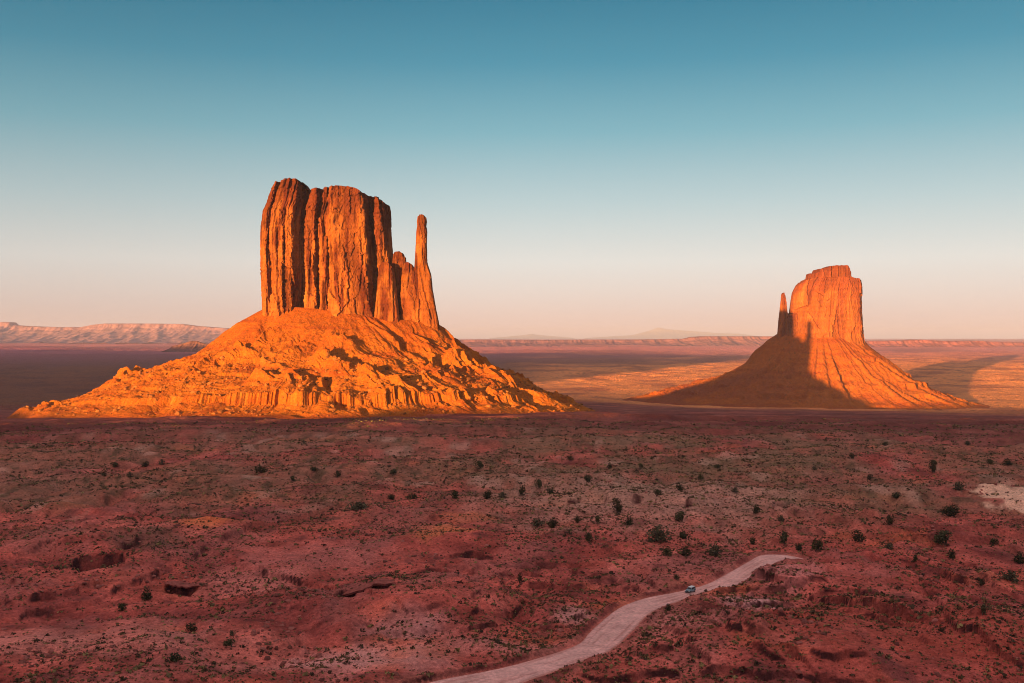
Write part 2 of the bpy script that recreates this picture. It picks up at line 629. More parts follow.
def ground_color(X, Y):
    D = np.hypot(X, Y)
    pxx = CX + F_PX * X / np.maximum(Y, 1)
    red = np.array([0.365, 0.090, 0.072])
    C = np.broadcast_to(red, X.shape + (3,)).copy()
    n1 = fbm(X / 110, Y / 110, 4, 101)
    n2 = fbm(X / 40, Y / 40, 4, 102)
    n3 = fbm(X / 14, Y / 14, 4, 103)
    C = mixc(C, (0.46, 0.165, 0.135), smooth(0.05, 0.6, n1) * 0.7)
    C = mixc(C, (0.42, 0.115, 0.092), smooth(-0.1, 0.5, n2) * 0.6)
    C = mixc(C, (0.20, 0.052, 0.047), smooth(0.0, 0.5, -n2) * 0.8)
    C = mixc(C, (0.52, 0.14, 0.065), smooth(0.25, 0.7, fbm(X / 60, Y / 60, 3, 104)) * 0.7)
    C *= (1 + 0.6 * n3)[..., None]
    C = mixc(C, (0.29, 0.115, 0.105), smooth(0.0, 0.5, fbm(X / 33, Y / 50, 4, 115)) * 0.5)
    C = mixc(C, (0.13, 0.045, 0.043), smooth(0.32, 0.6, fbm(X / 16, Y / 20, 4, 116)) * 0.7)
    # scrub tint on the flats beyond the road
    mid = smooth(400, 560, D) * (1 - smooth(900, 1300, D))
    veg = smooth(-0.35, 0.45, fbm(X / 70, Y / 130, 4, 105) + 0.25) * mid
    C = mixc(C, (0.205, 0.128, 0.082), veg * 0.64)
    sp = smooth(0.10, 0.5, fbm(X / 9, Y / 22, 3, 106))
    C = mixc(C, (0.085, 0.062, 0.038), sp * (0.2 + 0.6 * veg) * smooth(350, 560, D) * (1 - smooth(2000, 2600, D)))
    azr = X / np.maximum(Y, 1)
    C = mixc(C, (0.165, 0.128, 0.078), mid * np.exp(-((azr - 0.18) / 0.24) ** 2) * smooth(-0.25, 0.3, fbm(X / 45, Y / 75, 4, 117)) * 0.6)
    C = mixc(C, (0.50, 0.33, 0.26), smooth(0.3, 0.65, fbm(X / 26, Y / 50, 3, 107)) * mid * 0.38)
    # dark scrub belt just in front of the buttes
    belt = smooth(780, 1050, D) * (1 - smooth(2300, 2700, D))
    C = mixc(C, (0.15, 0.048, 0.042), belt * (0.65 + 0.45 * smooth(-0.3, 0.3, fbm(X / 160, Y / 60, 3, 108))))
    C = mixc(C, (0.13, 0.05, 0.045), belt * smooth(0.1, 0.4, fbm(X / 260, Y / 22, 3, 112)) * 0.7)
    C = mixc(C, (0.36, 0.13, 0.11), belt * smooth(0.2, 0.5, fbm(X / 200, Y / 26, 3, 113)) * 0.5)
    # the open plain beyond
    far = smooth(2000, 2600, D)
    plain = mixc(np.broadcast_to(np.array([0.80, 0.33, 0.12]), X.shape + (3,)), (0.46, 0.18, 0.085), smooth(-0.2, 0.5, fbm(X / 300, Y / 300, 4, 109)))
    plain = mixc(plain, (0.13, 0.08, 0.05), smooth(0.3, 0.55, fbm(X / 30, Y / 40, 3, 110)) * 0.5)
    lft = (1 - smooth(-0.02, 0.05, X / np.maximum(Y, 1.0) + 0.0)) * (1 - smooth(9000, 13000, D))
    plain = mixc(plain, (0.125, 0.062, 0.05), lft * 0.85)  # scrub colour, made darker to deepen the mesa's shade over the left plain
    shade_band = smooth(6000, 7200, D) * (1 - smooth(9600, 11000, D)) * (1 - smooth(0.20, 0.30, X / np.maximum(Y, 1.0))) * smooth(-0.6, 0.1, fbm(X / 900, Y / 900, 3, 114))
    plain = mixc(plain, (0.19, 0.095, 0.08), shade_band * 0.8)  # deepens the mesa's shadow band in the plain's own colour
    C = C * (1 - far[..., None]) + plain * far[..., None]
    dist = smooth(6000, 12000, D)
    C = mixc(C, (0.62, 0.25, 0.29), dist * 0.85)  # pink haze tint put into the far ground's colour
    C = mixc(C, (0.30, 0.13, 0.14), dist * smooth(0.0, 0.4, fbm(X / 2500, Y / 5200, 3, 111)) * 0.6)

    def spot(px, y, rx, ry, col, k, sd, sharp=0.35):
        nonlocal C
        c = ground_hit(px, y)
        r = np.sqrt(((X - c[0]) / rx) ** 2 + ((Y - c[1]) / ry) ** 2) + 0.55 * fbm(X / 12, Y / 16, 4, sd)
        C = mixc(C, col, (1 - smooth(1 - sharp, 1 + sharp, r)) * k)
    near = D < 1100
    spot(1046, 506, 27, 46, (0.66, 0.44, 0.32), 0.95, 120, 0.12)
    spot(210, 528, 14, 13, (0.56, 0.17, 0.075), 0.9, 121, 0.6)
    spot(440, 540, 16, 16, (0.50, 0.17, 0.075), 0.7, 122)
    spot(470, 520, 12, 14, (0.50, 0.17, 0.08), 0.5, 123)
    spot(575, 618, 6, 9, (0.56, 0.30, 0.28), 0.7, 124, 0.6)
    spot(752, 610, 8, 11, (0.60, 0.36, 0.36), 0.7, 125, 0.6)
    spot(765, 585, 16, 18, (0.52, 0.22, 0.21), 0.8, 126)
    spot(360, 660, 16, 13, (0.54, 0.28, 0.26), 0.8, 127, 0.6)
    spot(690, 625, 14, 14, (0.50, 0.20, 0.18), 0.7, 133, 0.6)
    spot(500, 650, 14, 8, (0.46, 0.19, 0.17), 0.6, 134, 0.6)
    spot(410, 630, 10, 10, (0.48, 0.24, 0.23), 0.6, 135, 0.6)
    spot(250, 580, 16, 14, (0.46, 0.19, 0.17), 0.6, 136, 0.6)
    spot(60, 645, 40, 16, (0.47, 0.19, 0.16), 0.6, 128)
    spot(300, 560, 30, 24, (0.45, 0.17, 0.15), 0.5, 129)
    spot(900, 640, 36, 26, (0.30, 0.07, 0.05), 0.75, 130)
    spot(640, 500, 70, 70, (0.46, 0.30, 0.24), 0.45, 131, 0.6)
    spot(150, 545, 16, 14, (0.14, 0.09, 0.07), 0.6, 132)
    C = C * np.array([1.08, 1.0, 0.98]) * (1 + 0.20 * (1 - smooth(800, 1100, D)))[..., None]
    rd = np.full(X.shape, 1e6)
    m = (D < 700) & (Y > 60)
    rd[m] = road_dist(X[m], Y[m])
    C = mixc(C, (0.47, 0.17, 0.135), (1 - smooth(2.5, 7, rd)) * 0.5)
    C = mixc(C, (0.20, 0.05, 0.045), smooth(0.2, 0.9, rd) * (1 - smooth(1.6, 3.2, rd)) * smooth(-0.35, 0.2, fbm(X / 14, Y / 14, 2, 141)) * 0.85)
    return np.clip(C, 0.01, 0.85)


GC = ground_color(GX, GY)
GD = np.hypot(GX, GY)
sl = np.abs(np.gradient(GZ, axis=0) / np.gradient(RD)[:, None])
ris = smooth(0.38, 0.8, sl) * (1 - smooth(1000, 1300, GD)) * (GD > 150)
GC = mixc(GC, (0.055, 0.019, 0.019), ris * (0.55 + 0.45 * smooth(-0.3, 0.3, fbm(GX / 6, GY / 6, 2, 140))))  # dark lines of shade painted on steep risers and hollow walls
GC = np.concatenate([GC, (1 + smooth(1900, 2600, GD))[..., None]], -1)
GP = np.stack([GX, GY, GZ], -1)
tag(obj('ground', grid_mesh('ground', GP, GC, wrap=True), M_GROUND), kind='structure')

# ------------------------------------------------------------------ road sheet
nb = 26
RJ = np.empty((260, nb, 3))
for j in range(nb):
    f = j / (nb - 1)
    p = RA * (1 - f) + RB * f
    if j in (0, nb - 1):
        k = np.arange(260.0)
        p = p + (0.7 * fbm(k / 6, k * 0 + j, 3, 301))[:, None] * (RA - RB) / (2 * RWID[:, None])
    RJ[:, j, :2] = p
rz = base_z(RJ[..., 0], RJ[..., 1])
crown = np.abs(np.linspace(-1, 1, nb))[None]
RJ[..., 2] = rz - 0.02 + 0.08 * (1 - crown ** 2) - 0.30 * (crown > 0.99) + 0.04 * fbm(RJ[..., 0] / 3, RJ[..., 1] / 3, 2, 302)
rut = np.exp(-((np.linspace(-1, 1, nb) - 0.25) / 0.12) ** 2) + np.exp(-((np.linspace(-1, 1, nb) + 0.35) / 0.12) ** 2)
rc = np.broadcast_to(np.array([0.76, 0.435, 0.40]), RJ.shape).copy()
rc = mixc(rc, (0.56, 0.27, 0.24), 0.85 * smooth(0, 0.5, fbm(np.arange(260.0)[:, None] / 30 + 0 * crown, crown * 4 + 0 * RJ[..., 0], 3, 303)))
rc = mixc(rc, (0.76, 0.46, 0.41), 0.75 * rut[None] * (0.5 + 0.5 * smooth(-.3, .3, fbm(RJ[..., 0] / 12, RJ[..., 1] / 12, 2, 304))))
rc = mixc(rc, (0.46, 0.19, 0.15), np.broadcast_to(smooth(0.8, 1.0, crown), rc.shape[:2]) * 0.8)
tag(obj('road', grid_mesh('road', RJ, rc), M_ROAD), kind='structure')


# ------------------------------------------------------------------ buttes
def cliff_mesh(name, Y0, plan, edges, top, yb, ds=1.0, dz=1.3, seed=1, amp=1.0, flare=3.0, cols=None, depth_k=1.0, wl=1.0, skew=(), ck=1.0):
    """plan: closed list (u 0..1 across, depth m); edges: rows (y, left px, right px); top: (u, y)"""
    k = Y0 / F_PX
    plan = np.array(plan, float)
    edges = np.array(sorted(edges), float)
    top = np.array(top, float)
    wid = np.mean(edges[:, 2] - edges[:, 1]) * k
    Q = plan * np.array([wid, depth_k])
    Qc = np.vstack([Q, Q[:1]])
    L = np.concatenate([[0], np.cumsum(np.hypot(*np.diff(Qc, axis=0).T))])
    N = int(L[-1] / ds)
    sv = np.linspace(0, L[-1], N, endpoint=False)
    # light rounding of the hand-drawn plan
    uu = np.interp(sv, L, Qc[:, 0])
    dd = np.interp(sv, L, Qc[:, 1])
    for _ in range(2):
        uu = 0.5 * uu + 0.25 * (np.roll(uu, 1) + np.roll(uu, -1))
        dd = 0.5 * dd + 0.25 * (np.roll(dd, 1) + np.roll(dd, -1))
    tx, ty = np.roll(uu, -2) - np.roll(uu, 2), np.roll(dd, -2) - np.roll(dd, 2)
    ln = np.hypot(tx, ty) + 1e-9
    nx, ny = ty / ln, -tx / ln
    area = np.sum(uu * np.roll(dd, -1) - np.roll(uu, -1) * dd)
    if area < 0:
        nx, ny = -nx, -ny
    u01 = np.clip(uu / wid, 0, 1)
    ztop = np.interp(u01, top[:, 0], (HY - top[:, 1]) * k) + 1.6 * amp * fbm(uu / 9, dd / 9, 3, seed + 9)
    zb = (HY - yb) * k
    nv = int((ztop.max() - zb) / dz)
    v = np.linspace(0, 1, nv)[:, None]
    Z = zb + (ztop[None] - zb) * v
    ypx = HY - Z / k
    Lx = (np.interp(ypx, edges[:, 0], edges[:, 1]) - CX) * k
    Rx = (np.interp(ypx, edges[:, 0], edges[:, 2]) - CX) * k
    for uc, uw, sh in skew:
        g = sh * k * (1 - v) ** 1.3 * np.exp(-((u01[None] - uc) / uw) ** 2)
        Lx = Lx + g
        Rx = Rx + g
    s2 = (sv[None] + 0 * Z) / wl
    Zr = Z
    Z = Z / wl
    warp = 1.1 * fbm(s2 / 40, Z / 140, 2, seed + 3) + 0.9 * np.floor(2.5 * pn(s2 / 60, Z / 38, seed + 13))
    fl = fbm((s2 + warp) / 13, Z / 150, 3, seed)
    crack = np.maximum(0, 1 - np.abs(pn((s2 + warp) / 19, Z / 400, seed + 1)) * 13) ** 0.7 * smooth(-0.35, 0.15, pn(s2 / 26, Z / 70, seed + 24))
    crack2 = np.maximum(0, 1 - np.abs(pn((s2 + 0.6 * warp) / 9.5, Z / 220, seed + 2)) * 11) ** 0.7 * smooth(-0.1, 0.3, pn(s2 / 30, Z / 50, seed + 4))
    slab = np.floor(4 * pn((s2 + warp) / 21, Z / 110, seed + 5)) / 4
    wx_, wz_ = s2 + warp + 0.8 * fbm(s2 / 7, Z / 9, 2, seed + 14), Z + 3 * fbm(s2 / 17, Z / 25, 2, seed + 15)
    b1, k1 = worley(wx_ / 15, wz_ / 70, seed + 16)
    b2, k2 = worley(wx_ / 6.5, wz_ / 24, seed + 17)
    b3, k3 = worley(wx_ / 3.6, wz_ / 8, seed + 18)
    led = np.maximum(0, 1 - np.abs(pn(s2 / 200, Z / 22, seed + 25)) * 14) * smooth(-0.2, 0.3, pn(s2 / 22, Z / 40, seed + 26))
    block = 4.2 * (k1 - 0.5) + 2.6 * (k2 - 0.5) + 1.2 * (k3 - 0.5) - 1.6 * led
    strat = pn(s2 / 90, Z / 4.5, seed + 6) + 0.6 * pn(s2 / 60, Z / 1.9, seed + 7)
    low = 1 - smooth(0.0, 0.22, v)
    cols_ = fbm(s2 / 4.2, Z / 40, 2, seed + 8)
    hi = smooth(0.86, 1.0, v)
    disp = amp * (1.0 * fl - ck * (5.5 * crack + 3.0 * crack2) + 1.6 * slab + block + 0.45 * strat * (1 + 1.6 * hi + low) + 0.7 * fbm(s2 / 3, Z / 3, 3, seed + 10)
                  + low * 1.5 * cols_) + flare * low ** 1.5 - amp * 2.2 * hi ** 3
    mute = np.minimum(1, np.minimum(u01, 1 - u01) / 0.06)[None] * 0.75 + 0.25      # keep the outline true at its two sides
    P = np.empty(Z.shape + (3,))
    P[..., 0] = Lx + u01[None] * (Rx - Lx) + nx[None] * disp * mute
    P[..., 1] = Y0 + dd[None] + ny[None] * disp
    P[..., 2] = Zr
    # roof
    dm = 0.5 * (np.interp(u01, u01[np.argsort(u01)], dd[np.argsort(u01)]) * 0 + (dd.min() + dd.max()))
    ring = []
    last = P[-1]
    for q in (0.12, 0.3, 0.5, 0.7, 0.9, 1.0):
        r = last.copy()
        r[:, 1] = last[:, 1] * (1 - q) + (Y0 + dm) * q
        r[:, 2] = last[:, 2] + 1.2 * amp * q * (0.4 + fbm(r[:, 0] / 11, r[:, 1] / 11, 3, seed + 12))
        ring.append(r)
    ALL = np.concatenate([P, np.stack(ring)], 0)
    c0, c1, c2 = cols or ((0.30, 0.098, 0.022), (0.10, 0.022, 0.011), (0.34, 0.125, 0.032))
    C = np.broadcast_to(np.array(c0), P.shape).copy()
    var = smooth(-0.05, 0.55, fbm((s2 + warp) / 11, Z / 95, 4, seed + 20) + 0.25 * (v - 0.4))
    C = mixc(C, c1, var * 0.92)
    C = mixc(C, c2, smooth(0.1, 0.5, fbm((s2 + warp) / 16, Z / 45, 3, seed + 21)) * 0.6)
    C = mixc(C, c1, smooth(-0.2, 0.4, fbm((s2 + warp) / 34, Z / 120, 3, seed + 22) + 0.9 * (v - 0.62)) * 0.7)
    bed = smooth(0.80, 0.88, v + 0.03 * fbm(s2 / 30, Z / 30, 2, seed + 23))
    C = mixc(C, c1, bed * 0.55)
    C = mixc(C, c1, np.clip(crack + crack2, 0, 1) * 0.35 * ck)
    C = C * (0.82 + 0.36 * k1)[..., None] * (0.9 + 0.2 * k2)[..., None]
    C *= (1 + 0.14 * strat)[..., None]
    C = C * ROCK_K
    CA = np.concatenate([C, np.repeat(C[-1:], 6, 0) * 0.95], 0)
    return grid_mesh(name, ALL, np.clip(CA, 0.005, 0.8), wrap=True, smooth_shade=False)


def round_plan(dep, n=28, p=2.6):
    out = []
    for i in range(n):
        a = 2 * math.pi * i / n + math.pi
        c, s = math.cos(a), math.sin(a)
        out.append((0.5 + 0.5 * math.copysign(abs(c) ** (2 / p), c), dep * math.copysign(abs(s) ** (2 / p), s)))
    return out


def talus_mesh(name, cx, cy, rin, rout, zin, profs, seed, nth=1250, nt=250, rid_amp=7.0, nrid=46, ledge=1.0, rough=1.0, twist=0.25, cols=None, fs=1.0, polk=1.0):
    """rin/rout: (left, right, front, back) radii; zin: top heights; profs: four (t, drop) tables"""
    th = np.linspace(0, 2 * np.pi, nth, endpoint=False)[None]
    t = (np.linspace(0, 1, nt) ** 0.92 * 1.04)[:, None]
    c, s = np.cos(th), np.sin(th)

    def rad(r):
        a = np.where(c < 0, r[0], r[1])
        b = np.where(s < 0, r[2], r[3])
        return 1 / np.sqrt((c / a) ** 2 + (s / b) ** 2)
    wL, wR, wF, wB = np.where(c < 0, c * c, 0), np.where(c > 0, c * c, 0), np.where(s < 0, s * s, 0), np.where(s > 0, s * s, 0)
    ri, ro = rad(rin), rad(rout) * (1 + 0.05 * fbm(th * 5 / np.pi, th * 0, 3, seed + 30))
    zi = zin[0] * wL + zin[1] * wR + zin[2] * wF + zin[3] * wB
    xo, yo = cx + ro * c, cy + ro * s
    zo = base_z(xo, yo) - 2.0
    dl = ledge * (0.07 * fbm(th * 7, th * 0 + 2.0, 3, seed + 31) + 0.11 * (ridge(th * 5.5, th * 0 + 5.0, 3, seed + 32) - 0.4) + 0.05 * fbm(th * 30, th * 0 + 1.0, 3, seed + 33) + 0.02 * fbm(th * 80, th * 0, 2, seed + 34))
    tt = np.clip(t + 0.05 * fbm(th * 3.5, th * 0 + 3.0, 2, seed + 62) * np.sin(np.pi * np.clip(t, 0, 1)) ** 2 + dl * np.sin(np.pi * np.clip(t, 0, 1)) * np.exp(-((t - 0.83) / 0.085) ** 2), 0, 2)
    pS = np.array([(0, 0), (.2, .25), (.4, .48), (.6, .67), (.8, .84), (1, 1), (1.1, 1.05)])
    soft = 0.8 * smooth(-0.1, 0.45, fbm(th * 7, th * 0 + 9.0, 1, seed + 44))
    P_ = sum(w * np.interp(tt, np.array(pr)[:, 0], np.array(pr)[:, 1]) for w, pr in zip((wL, wR, wF, wB), profs))
    P_ = P_ * (1 - soft * np.abs(s)) + np.interp(t, pS[:, 0], pS[:, 1]) * soft * np.abs(s)
    r = ri + (ro - ri) * t
    x, y = cx + r * c, cy + r * s
    z = zi - (zi - zo) * P_ - np.maximum(0, t - 1) * 300
    tc = np.clip(t, 0, 1)
    env = np.sin(np.pi * tc) ** 0.8
    # spurs running down the slope
    ph = th * nrid / (2 * np.pi) + twist * tc * 4 + 1.3 * fbm(x / (75 * fs), y / (75 * fs), 3, seed + 33)
    # periodic in th: nrid integer lattice is wrapped by blending the two ends
    def per(fn):
        a = fn(ph)
        b = fn(ph - nrid)
        w = smooth(0.94, 1.0, th / (2 * np.pi))
        return a * (1 - w) + b * w
    r1 = per(lambda q: ridge(q, tc * 1.6, 2, seed + 34))
    wp = 22 * fs * fbm(x / (80 * fs), y / (80 * fs), 3, seed + 45)
    qa, qb = x * 0.62 + y * 0.78 + wp, x * 0.78 - y * 0.62
    p1 = ridge(qa / (52 * fs), qb / (190 * fs), 2, seed + 46)
    p2 = ridge(qa / (21 * fs) + 3, qb / (75 * fs), 2, seed + 47)
    p3 = ridge(qa / 9.5 + 0.6 * fbm(x / 25, y / 25, 2, seed + 49), qb / 60, 2, seed + 48)
    pol = np.clip(0.2 + 0.8 * smooth(0.35, 0.9, np.abs(c)), 0, 1) * polk
    va = 0.25 + 1.1 * smooth(-0.25, 0.45, fbm(x / (90 * fs), y / (90 * fs), 2, seed + 42) + 0.25 * c)
    z = z + env * va * (rid_amp * (pol * (r1 - 0.35) + (1 - 0.75 * pol) * 0.95 * (p1 - 0.4)) + (0.16 if fs < 1.5 else 0.0) * rid_amp * (p3 - 0.35) + (0.75 if fs < 1.5 else 0.12) * rid_amp * (p2 - 0.35) * smooth(-0.15, 0.4, fbm(x / 55, y / 55, 2, seed + 43)))
    f1, rn = worley(x / (9.0 * fs), y / (9.0 * fs), seed + 36)
    bm = smooth(-0.2, 0.4, fbm(x / (50 * fs), y / (50 * fs), 3, seed + 37) + 0.9 * (tc - 0.45))
    z = z + rough * env * fs * ((1.4 if fs < 1.5 else 2.2) * fbm(x / (22 * fs), y / (22 * fs), 4, seed + 38) + 1.0 * fbm(x / (5 * fs), y / (5 * fs), 3, seed + 39) + bm * 1.8 * np.maximum(0, 0.42 - f1) * (rn > 0.45))
    f2, rn2 = worley(x / (4.2 * fs), y / (4.2 * fs), seed + 41)
    z = z + rough * fs * env * bm * 2.0 * np.maximum(0, 0.4 - f2) * (rn2 > 0.5)
    bz = z + 3 * fs * fbm(x / (60 * fs), y / (60 * fs), 2, seed + 60)
    stp = 13.0 * fs
    fb = bz / stp - np.floor(bz / stp)
    lm = smooth(0.05, 0.45, fbm(x / (45 * fs), y / (45 * fs), 3, seed + 61) + 0.5 * (tc - 0.5)) * env * rough
    z = z + lm * stp * (0.24 if fs < 1.5 else 0.42) * (smooth(0.42, 0.58, fb) - fb)
    P = np.stack([x, y, z], -1)
    c0, c1, c2 = cols or ((0.29, 0.108, 0.022), (0.21, 0.06, 0.017), (0.33, 0.155, 0.045))
    C = np.broadcast_to(np.array(c0), P.shape).copy()
    C = mixc(C, c1, smooth(0.0, 0.5, fbm(x / 40, y / 40, 4, seed + 50)) * 0.55)
    C = mixc(C, c1, np.broadcast_to(1 - smooth(0.0, 0.35, tc), x.shape) * 0.6)
    C = mixc(C, (0.20, 0.05, 0.018), smooth(0.15, 0.5, fbm(x / (120 * fs), z / (9 * fs), 3, seed + 53)) * 0.55)
    C = mixc(C, c2, smooth(0.1, 0.6, fbm(x / 15, y / 15, 3, seed + 51)) * bm * 0.6)
    C = mixc(C, (0.10, 0.07, 0.035), (f2 < 0.22) * (rn2 < 0.16) * 0.7)
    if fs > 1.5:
        C = mixc(C, (0.17, 0.058, 0.045), wL * smooth(0.12, 0.4, tc) * smooth(-0.6, 0.2, fbm(x / 120, y / 120, 3, seed + 55)) * 0.85)  # shade on the left apron deepened in the base colour
    C = mixc(C, (0.24, 0.07, 0.042), np.broadcast_to(smooth(0.93, 1.0, tc), x.shape) * 0.6)
    return grid_mesh(name, P, np.clip(C * np.array([1.06, 0.86, 0.50]), 0.006, 0.85), wrap=True, smooth_shade=False), P


def rocks_mesh(name, pts, sizes, col, seed=0):
    """many small angular stones in one mesh"""
    r = np.random.default_rng(seed)
    ph = (1 + 5 ** 0.5) / 2
    V = np.array([(-1, ph, 0), (1, ph, 0), (-1, -ph, 0), (1, -ph, 0), (0, -1, ph), (0, 1, ph), (0, -1, -ph), (0, 1, -ph), (ph, 0, -1), (ph, 0, 1), (-ph, 0, -1), (-ph, 0, 1)]) / 1.9
    F = np.array([(0, 11, 5), (0, 5, 1), (0, 1, 7), (0, 7, 10), (0, 10, 11), (1, 5, 9), (5, 11, 4), (11, 10, 2), (10, 7, 6), (7, 1, 8), (3, 9, 4), (3, 4, 2), (3, 2, 6), (3, 6, 8), (3, 8, 9), (4, 9, 5), (2, 4, 11), (6, 2, 10), (8, 6, 7), (9, 8, 1)])
    n = len(pts)
    a = r.random(n) * 2 * np.pi
    sc = np.stack([0.7 + 0.7 * r.random(n), 0.6 + 0.6 * r.random(n), 0.45 + 0.5 * r.random(n)], -1)
    vv = V[None] * (0.75 + 0.5 * r.random((n, 12, 1))) * sc[:, None] * np.asarray(sizes)[:, None, None]
    ca, sa = np.cos(a)[:, None], np.sin(a)[:, None]
    X = vv[..., 0] * ca - vv[..., 1] * sa
    Y = vv[..., 0] * sa + vv[..., 1] * ca
    W = np.stack([X, Y, vv[..., 2]], -1) + np.asarray(pts)[:, None]
    Q = (F[None] + 12 * np.arange(n)[:, None, None]).reshape(-1, 3)
    C = np.repeat((np.asarray(col)[None] * (0.45 + 0.9 * r.random((n, 1))))[:, None], 12, 1).reshape(-1, 3)
    return raw_mesh(name, W.reshape(-1, 3), Q, C)


def empty(name, loc=(0, 0, 0)):
    o = bpy.data.objects.new(name, None)
    o.empty_display_size = 5
    COL.objects.link(o)
    o.location = loc
    return o


def under(o, root):
    """parent keeping the world-space coordinates baked in the mesh"""
    o.parent = root
    o.location = -root.location
    return o


# --- left butte
west = empty('butte', (at(349, 338, YW)[0], YW, -100))
tag(west, 'large broad sandstone butte on the left with a thin free-standing spire on its right', 'butte')
plan_w = [(0.0, 14), (0.0, 2), (0.015, -14), (0.05, -26), (0.085, -31), (0.10, -23), (0.115, -32), (0.17, -36), (0.21, -37), (0.225, -31), (0.24, -36), (0.285, -34), (0.298, -18), (0.305, -9), (0.33, -4), (0.352, -7),
          (0.362, -15), (0.38, -23), (0.43, -25), (0.445, -13), (0.465, -11), (0.475, -23), (0.52, -26), (0.535, -19), (0.55, -34), (0.60, -38), (0.65, -36), (0.72, -35), (0.79, -32), (0.815, -29),
          (0.822, -10), (0.845, 0), (0.868, -3), (0.885, -14), (0.93, -17), (0.965, -11), (0.988, -2), (1.0, 12), (1.0, 26), (0.95, 36), (0.8, 46), (0.6, 52), (0.4, 52), (0.2, 46), (0.05, 32), (0.01, 22)]
edges_w = [(345, 262, 397), (320, 262, 394), (308, 262, 393), (280, 261, 392), (250, 260.5, 391), (225, 261, 389.5), (212, 263, 389), (204, 267, 388.5), (190, 270, 387), (182, 273, 385), (176, 276, 383)]
top_w = [(0, 194), (0.03, 189), (0.08, 184.5), (0.15, 182), (0.25, 182), (0.29, 186), (0.33, 191.5), (0.38, 191), (0.42, 190), (0.5, 190), (0.62, 189), (0.72, 190), (0.80, 194), (0.87, 197), (0.95, 200), (1, 206)]
under(obj('cliff', cliff_mesh('cliff', YW, plan_w, edges_w, top_w, 330, seed=400, skew=((0.845, 0.06, 8), (0.32, 0.06, -3))), M_CLIFF), west)
spire_edges = [(345, 417, 441), (322, 417.5, 439), (305, 416, 435.5), (290, 415, 433), (275, 414.5, 431.5), (268, 414.5, 429), (262, 415, 427.3), (245, 416, 427), (232, 416.5, 427.5), (226, 417.5, 426.5), (222, 417, 427.3), (217, 417.5, 426.5), (213, 418.5, 425.5)]
under(obj('spire', cliff_mesh('spire', YW - 10, round_plan(9.5, 32, 3.6), spire_edges, [(0, 217), (0.2, 215.2), (0.6, 215), (0.85, 216), (1, 218)], 340, ds=0.7, dz=1.0, seed=430, amp=0.42, flare=3.0), M_CLIFF), west)
for L0, R0, L1, R1, tp, Yo, dp, sd in ((393, 406, 389, 410, 251.5, -2, 11, 450), (402, 416, 399, 419, 263, -8, 12, 460), (379, 394, 374, 399, 262, -24, 10, 470), (410, 420, 407, 424, 272, -12, 8, 490)):
    e = [(345, L1 - 2, R1 + 2), (318, L1, R1), (0.5 * (tp + 318), 0.6 * L0 + 0.4 * L1, 0.6 * R0 + 0.4 * R1), (tp + 7, L0, R0), (tp, L0 + 0.7, R0 - 1.2)]
    under(obj('pillar', cliff_mesh('pillar', YW + Yo, round_plan(dp, 32, 4.0), e, [(0, tp + 4), (0.15, tp + 0.5), (0.5, tp), (0.8, tp + 2), (1, tp + 6)], 330, ds=0.8, dz=1.1, seed=sd, amp=0.55, flare=2.0), M_CLIFF), west)
pL = [(0, 0), (.124, .158), (.27, .41), (.426, .56), (.53, .63), (.686, .775), (.77, .85), (.876, .89), (.946, .93), (1, 1), (1.1, 1.05)]
pR = [(0, 0), (.08, .11), (.18, .29), (.31, .44), (.47, .62), (.63, .74), (.71, .84), (.83, .89), (1, 1), (1.1, 1.05)]
pF = [(0, 0), (.1, .13), (.3, .39), (.5, .58), (.64, .68), (.74, .745), (.82, .79), (.838, .91), (.88, .95), (1, 1), (1.1, 1.05)]
kW = YW / F_PX
tm_w, TPW = talus_mesh('talus_slope', at(349, 0, YW)[0], YW, (112, 112, 34, 40), (449, 341, 285, 290), ((338 - 307) * kW, (338 - 321) * kW, 34, 30), (pL, pR, pF, pR), 500, rid_amp=17, nrid=25, twist=0.5)
under(obj('talus_slope', tm_w, M_TALUS), west)
# fallen blocks on the lower slope
flat = TPW.reshape(-1, 3)
rr = TPW.shape[0]
tgrid = np.repeat(np.linspace(0, 1, rr)[:, None], TPW.shape[1], 1).ravel()
cand = np.nonzero((tgrid > 0.35) & (tgrid < 0.93) & (flat[:, 1] < YW + 60))[0]
wgt = 0.25 + smooth(-0.1, 0.5, fbm(flat[cand, 0] / 40, flat[cand, 1] / 40, 3, 600)) * smooth(0.35, 0.6, tgrid[cand])
pick = rng.choice(cand, 1000, replace=False, p=wgt / wgt.sum())
bw = obj('boulders', rocks_mesh('boulders', flat[pick] + np.array([0, 0, 0.3]), 0.8 + 2.6 * rng.random(1000) ** 4 + 0.5, (0.26, 0.10, 0.03), 3), M_ROCK)
under(bw, west)
tag(bw, kind='stuff')

# --- right butte
east = empty('butte', (at(822, 338, YE)[0], YE, -200))
tag(east, 'smaller block-shaped butte on the right with a small spire on its shaded left edge', 'butte')
plan_e = [(0.0, 12), (0.0, -10), (0.02, -34), (0.07, -52), (0.2, -64), (0.35, -70), (0.5, -72), (0.62, -69), (0.72, -64), (0.80, -66), (0.9, -56), (0.97, -36), (1.0, -10), (1.0, 20), (0.95, 50), (0.8, 66), (0.5, 74), (0.2, 66), (0.05, 44)]
edges_e = [(360, 788, 864), (340, 789, 862.5), (312, 790, 860.5), (303, 791, 860), (293, 792.5, 859.8), (285, 796, 859.5), (279, 800, 858.5), (276, 803, 857)]
top_e = [(0, 287), (0.04, 282), (0.10, 279.5), (0.2, 278), (0.5, 278), (0.75, 278), (0.9, 279), (1.0, 281)]
ECOL = ((0.29, 0.088, 0.022), (0.20, 0.048, 0.018), (0.32, 0.11, 0.028))
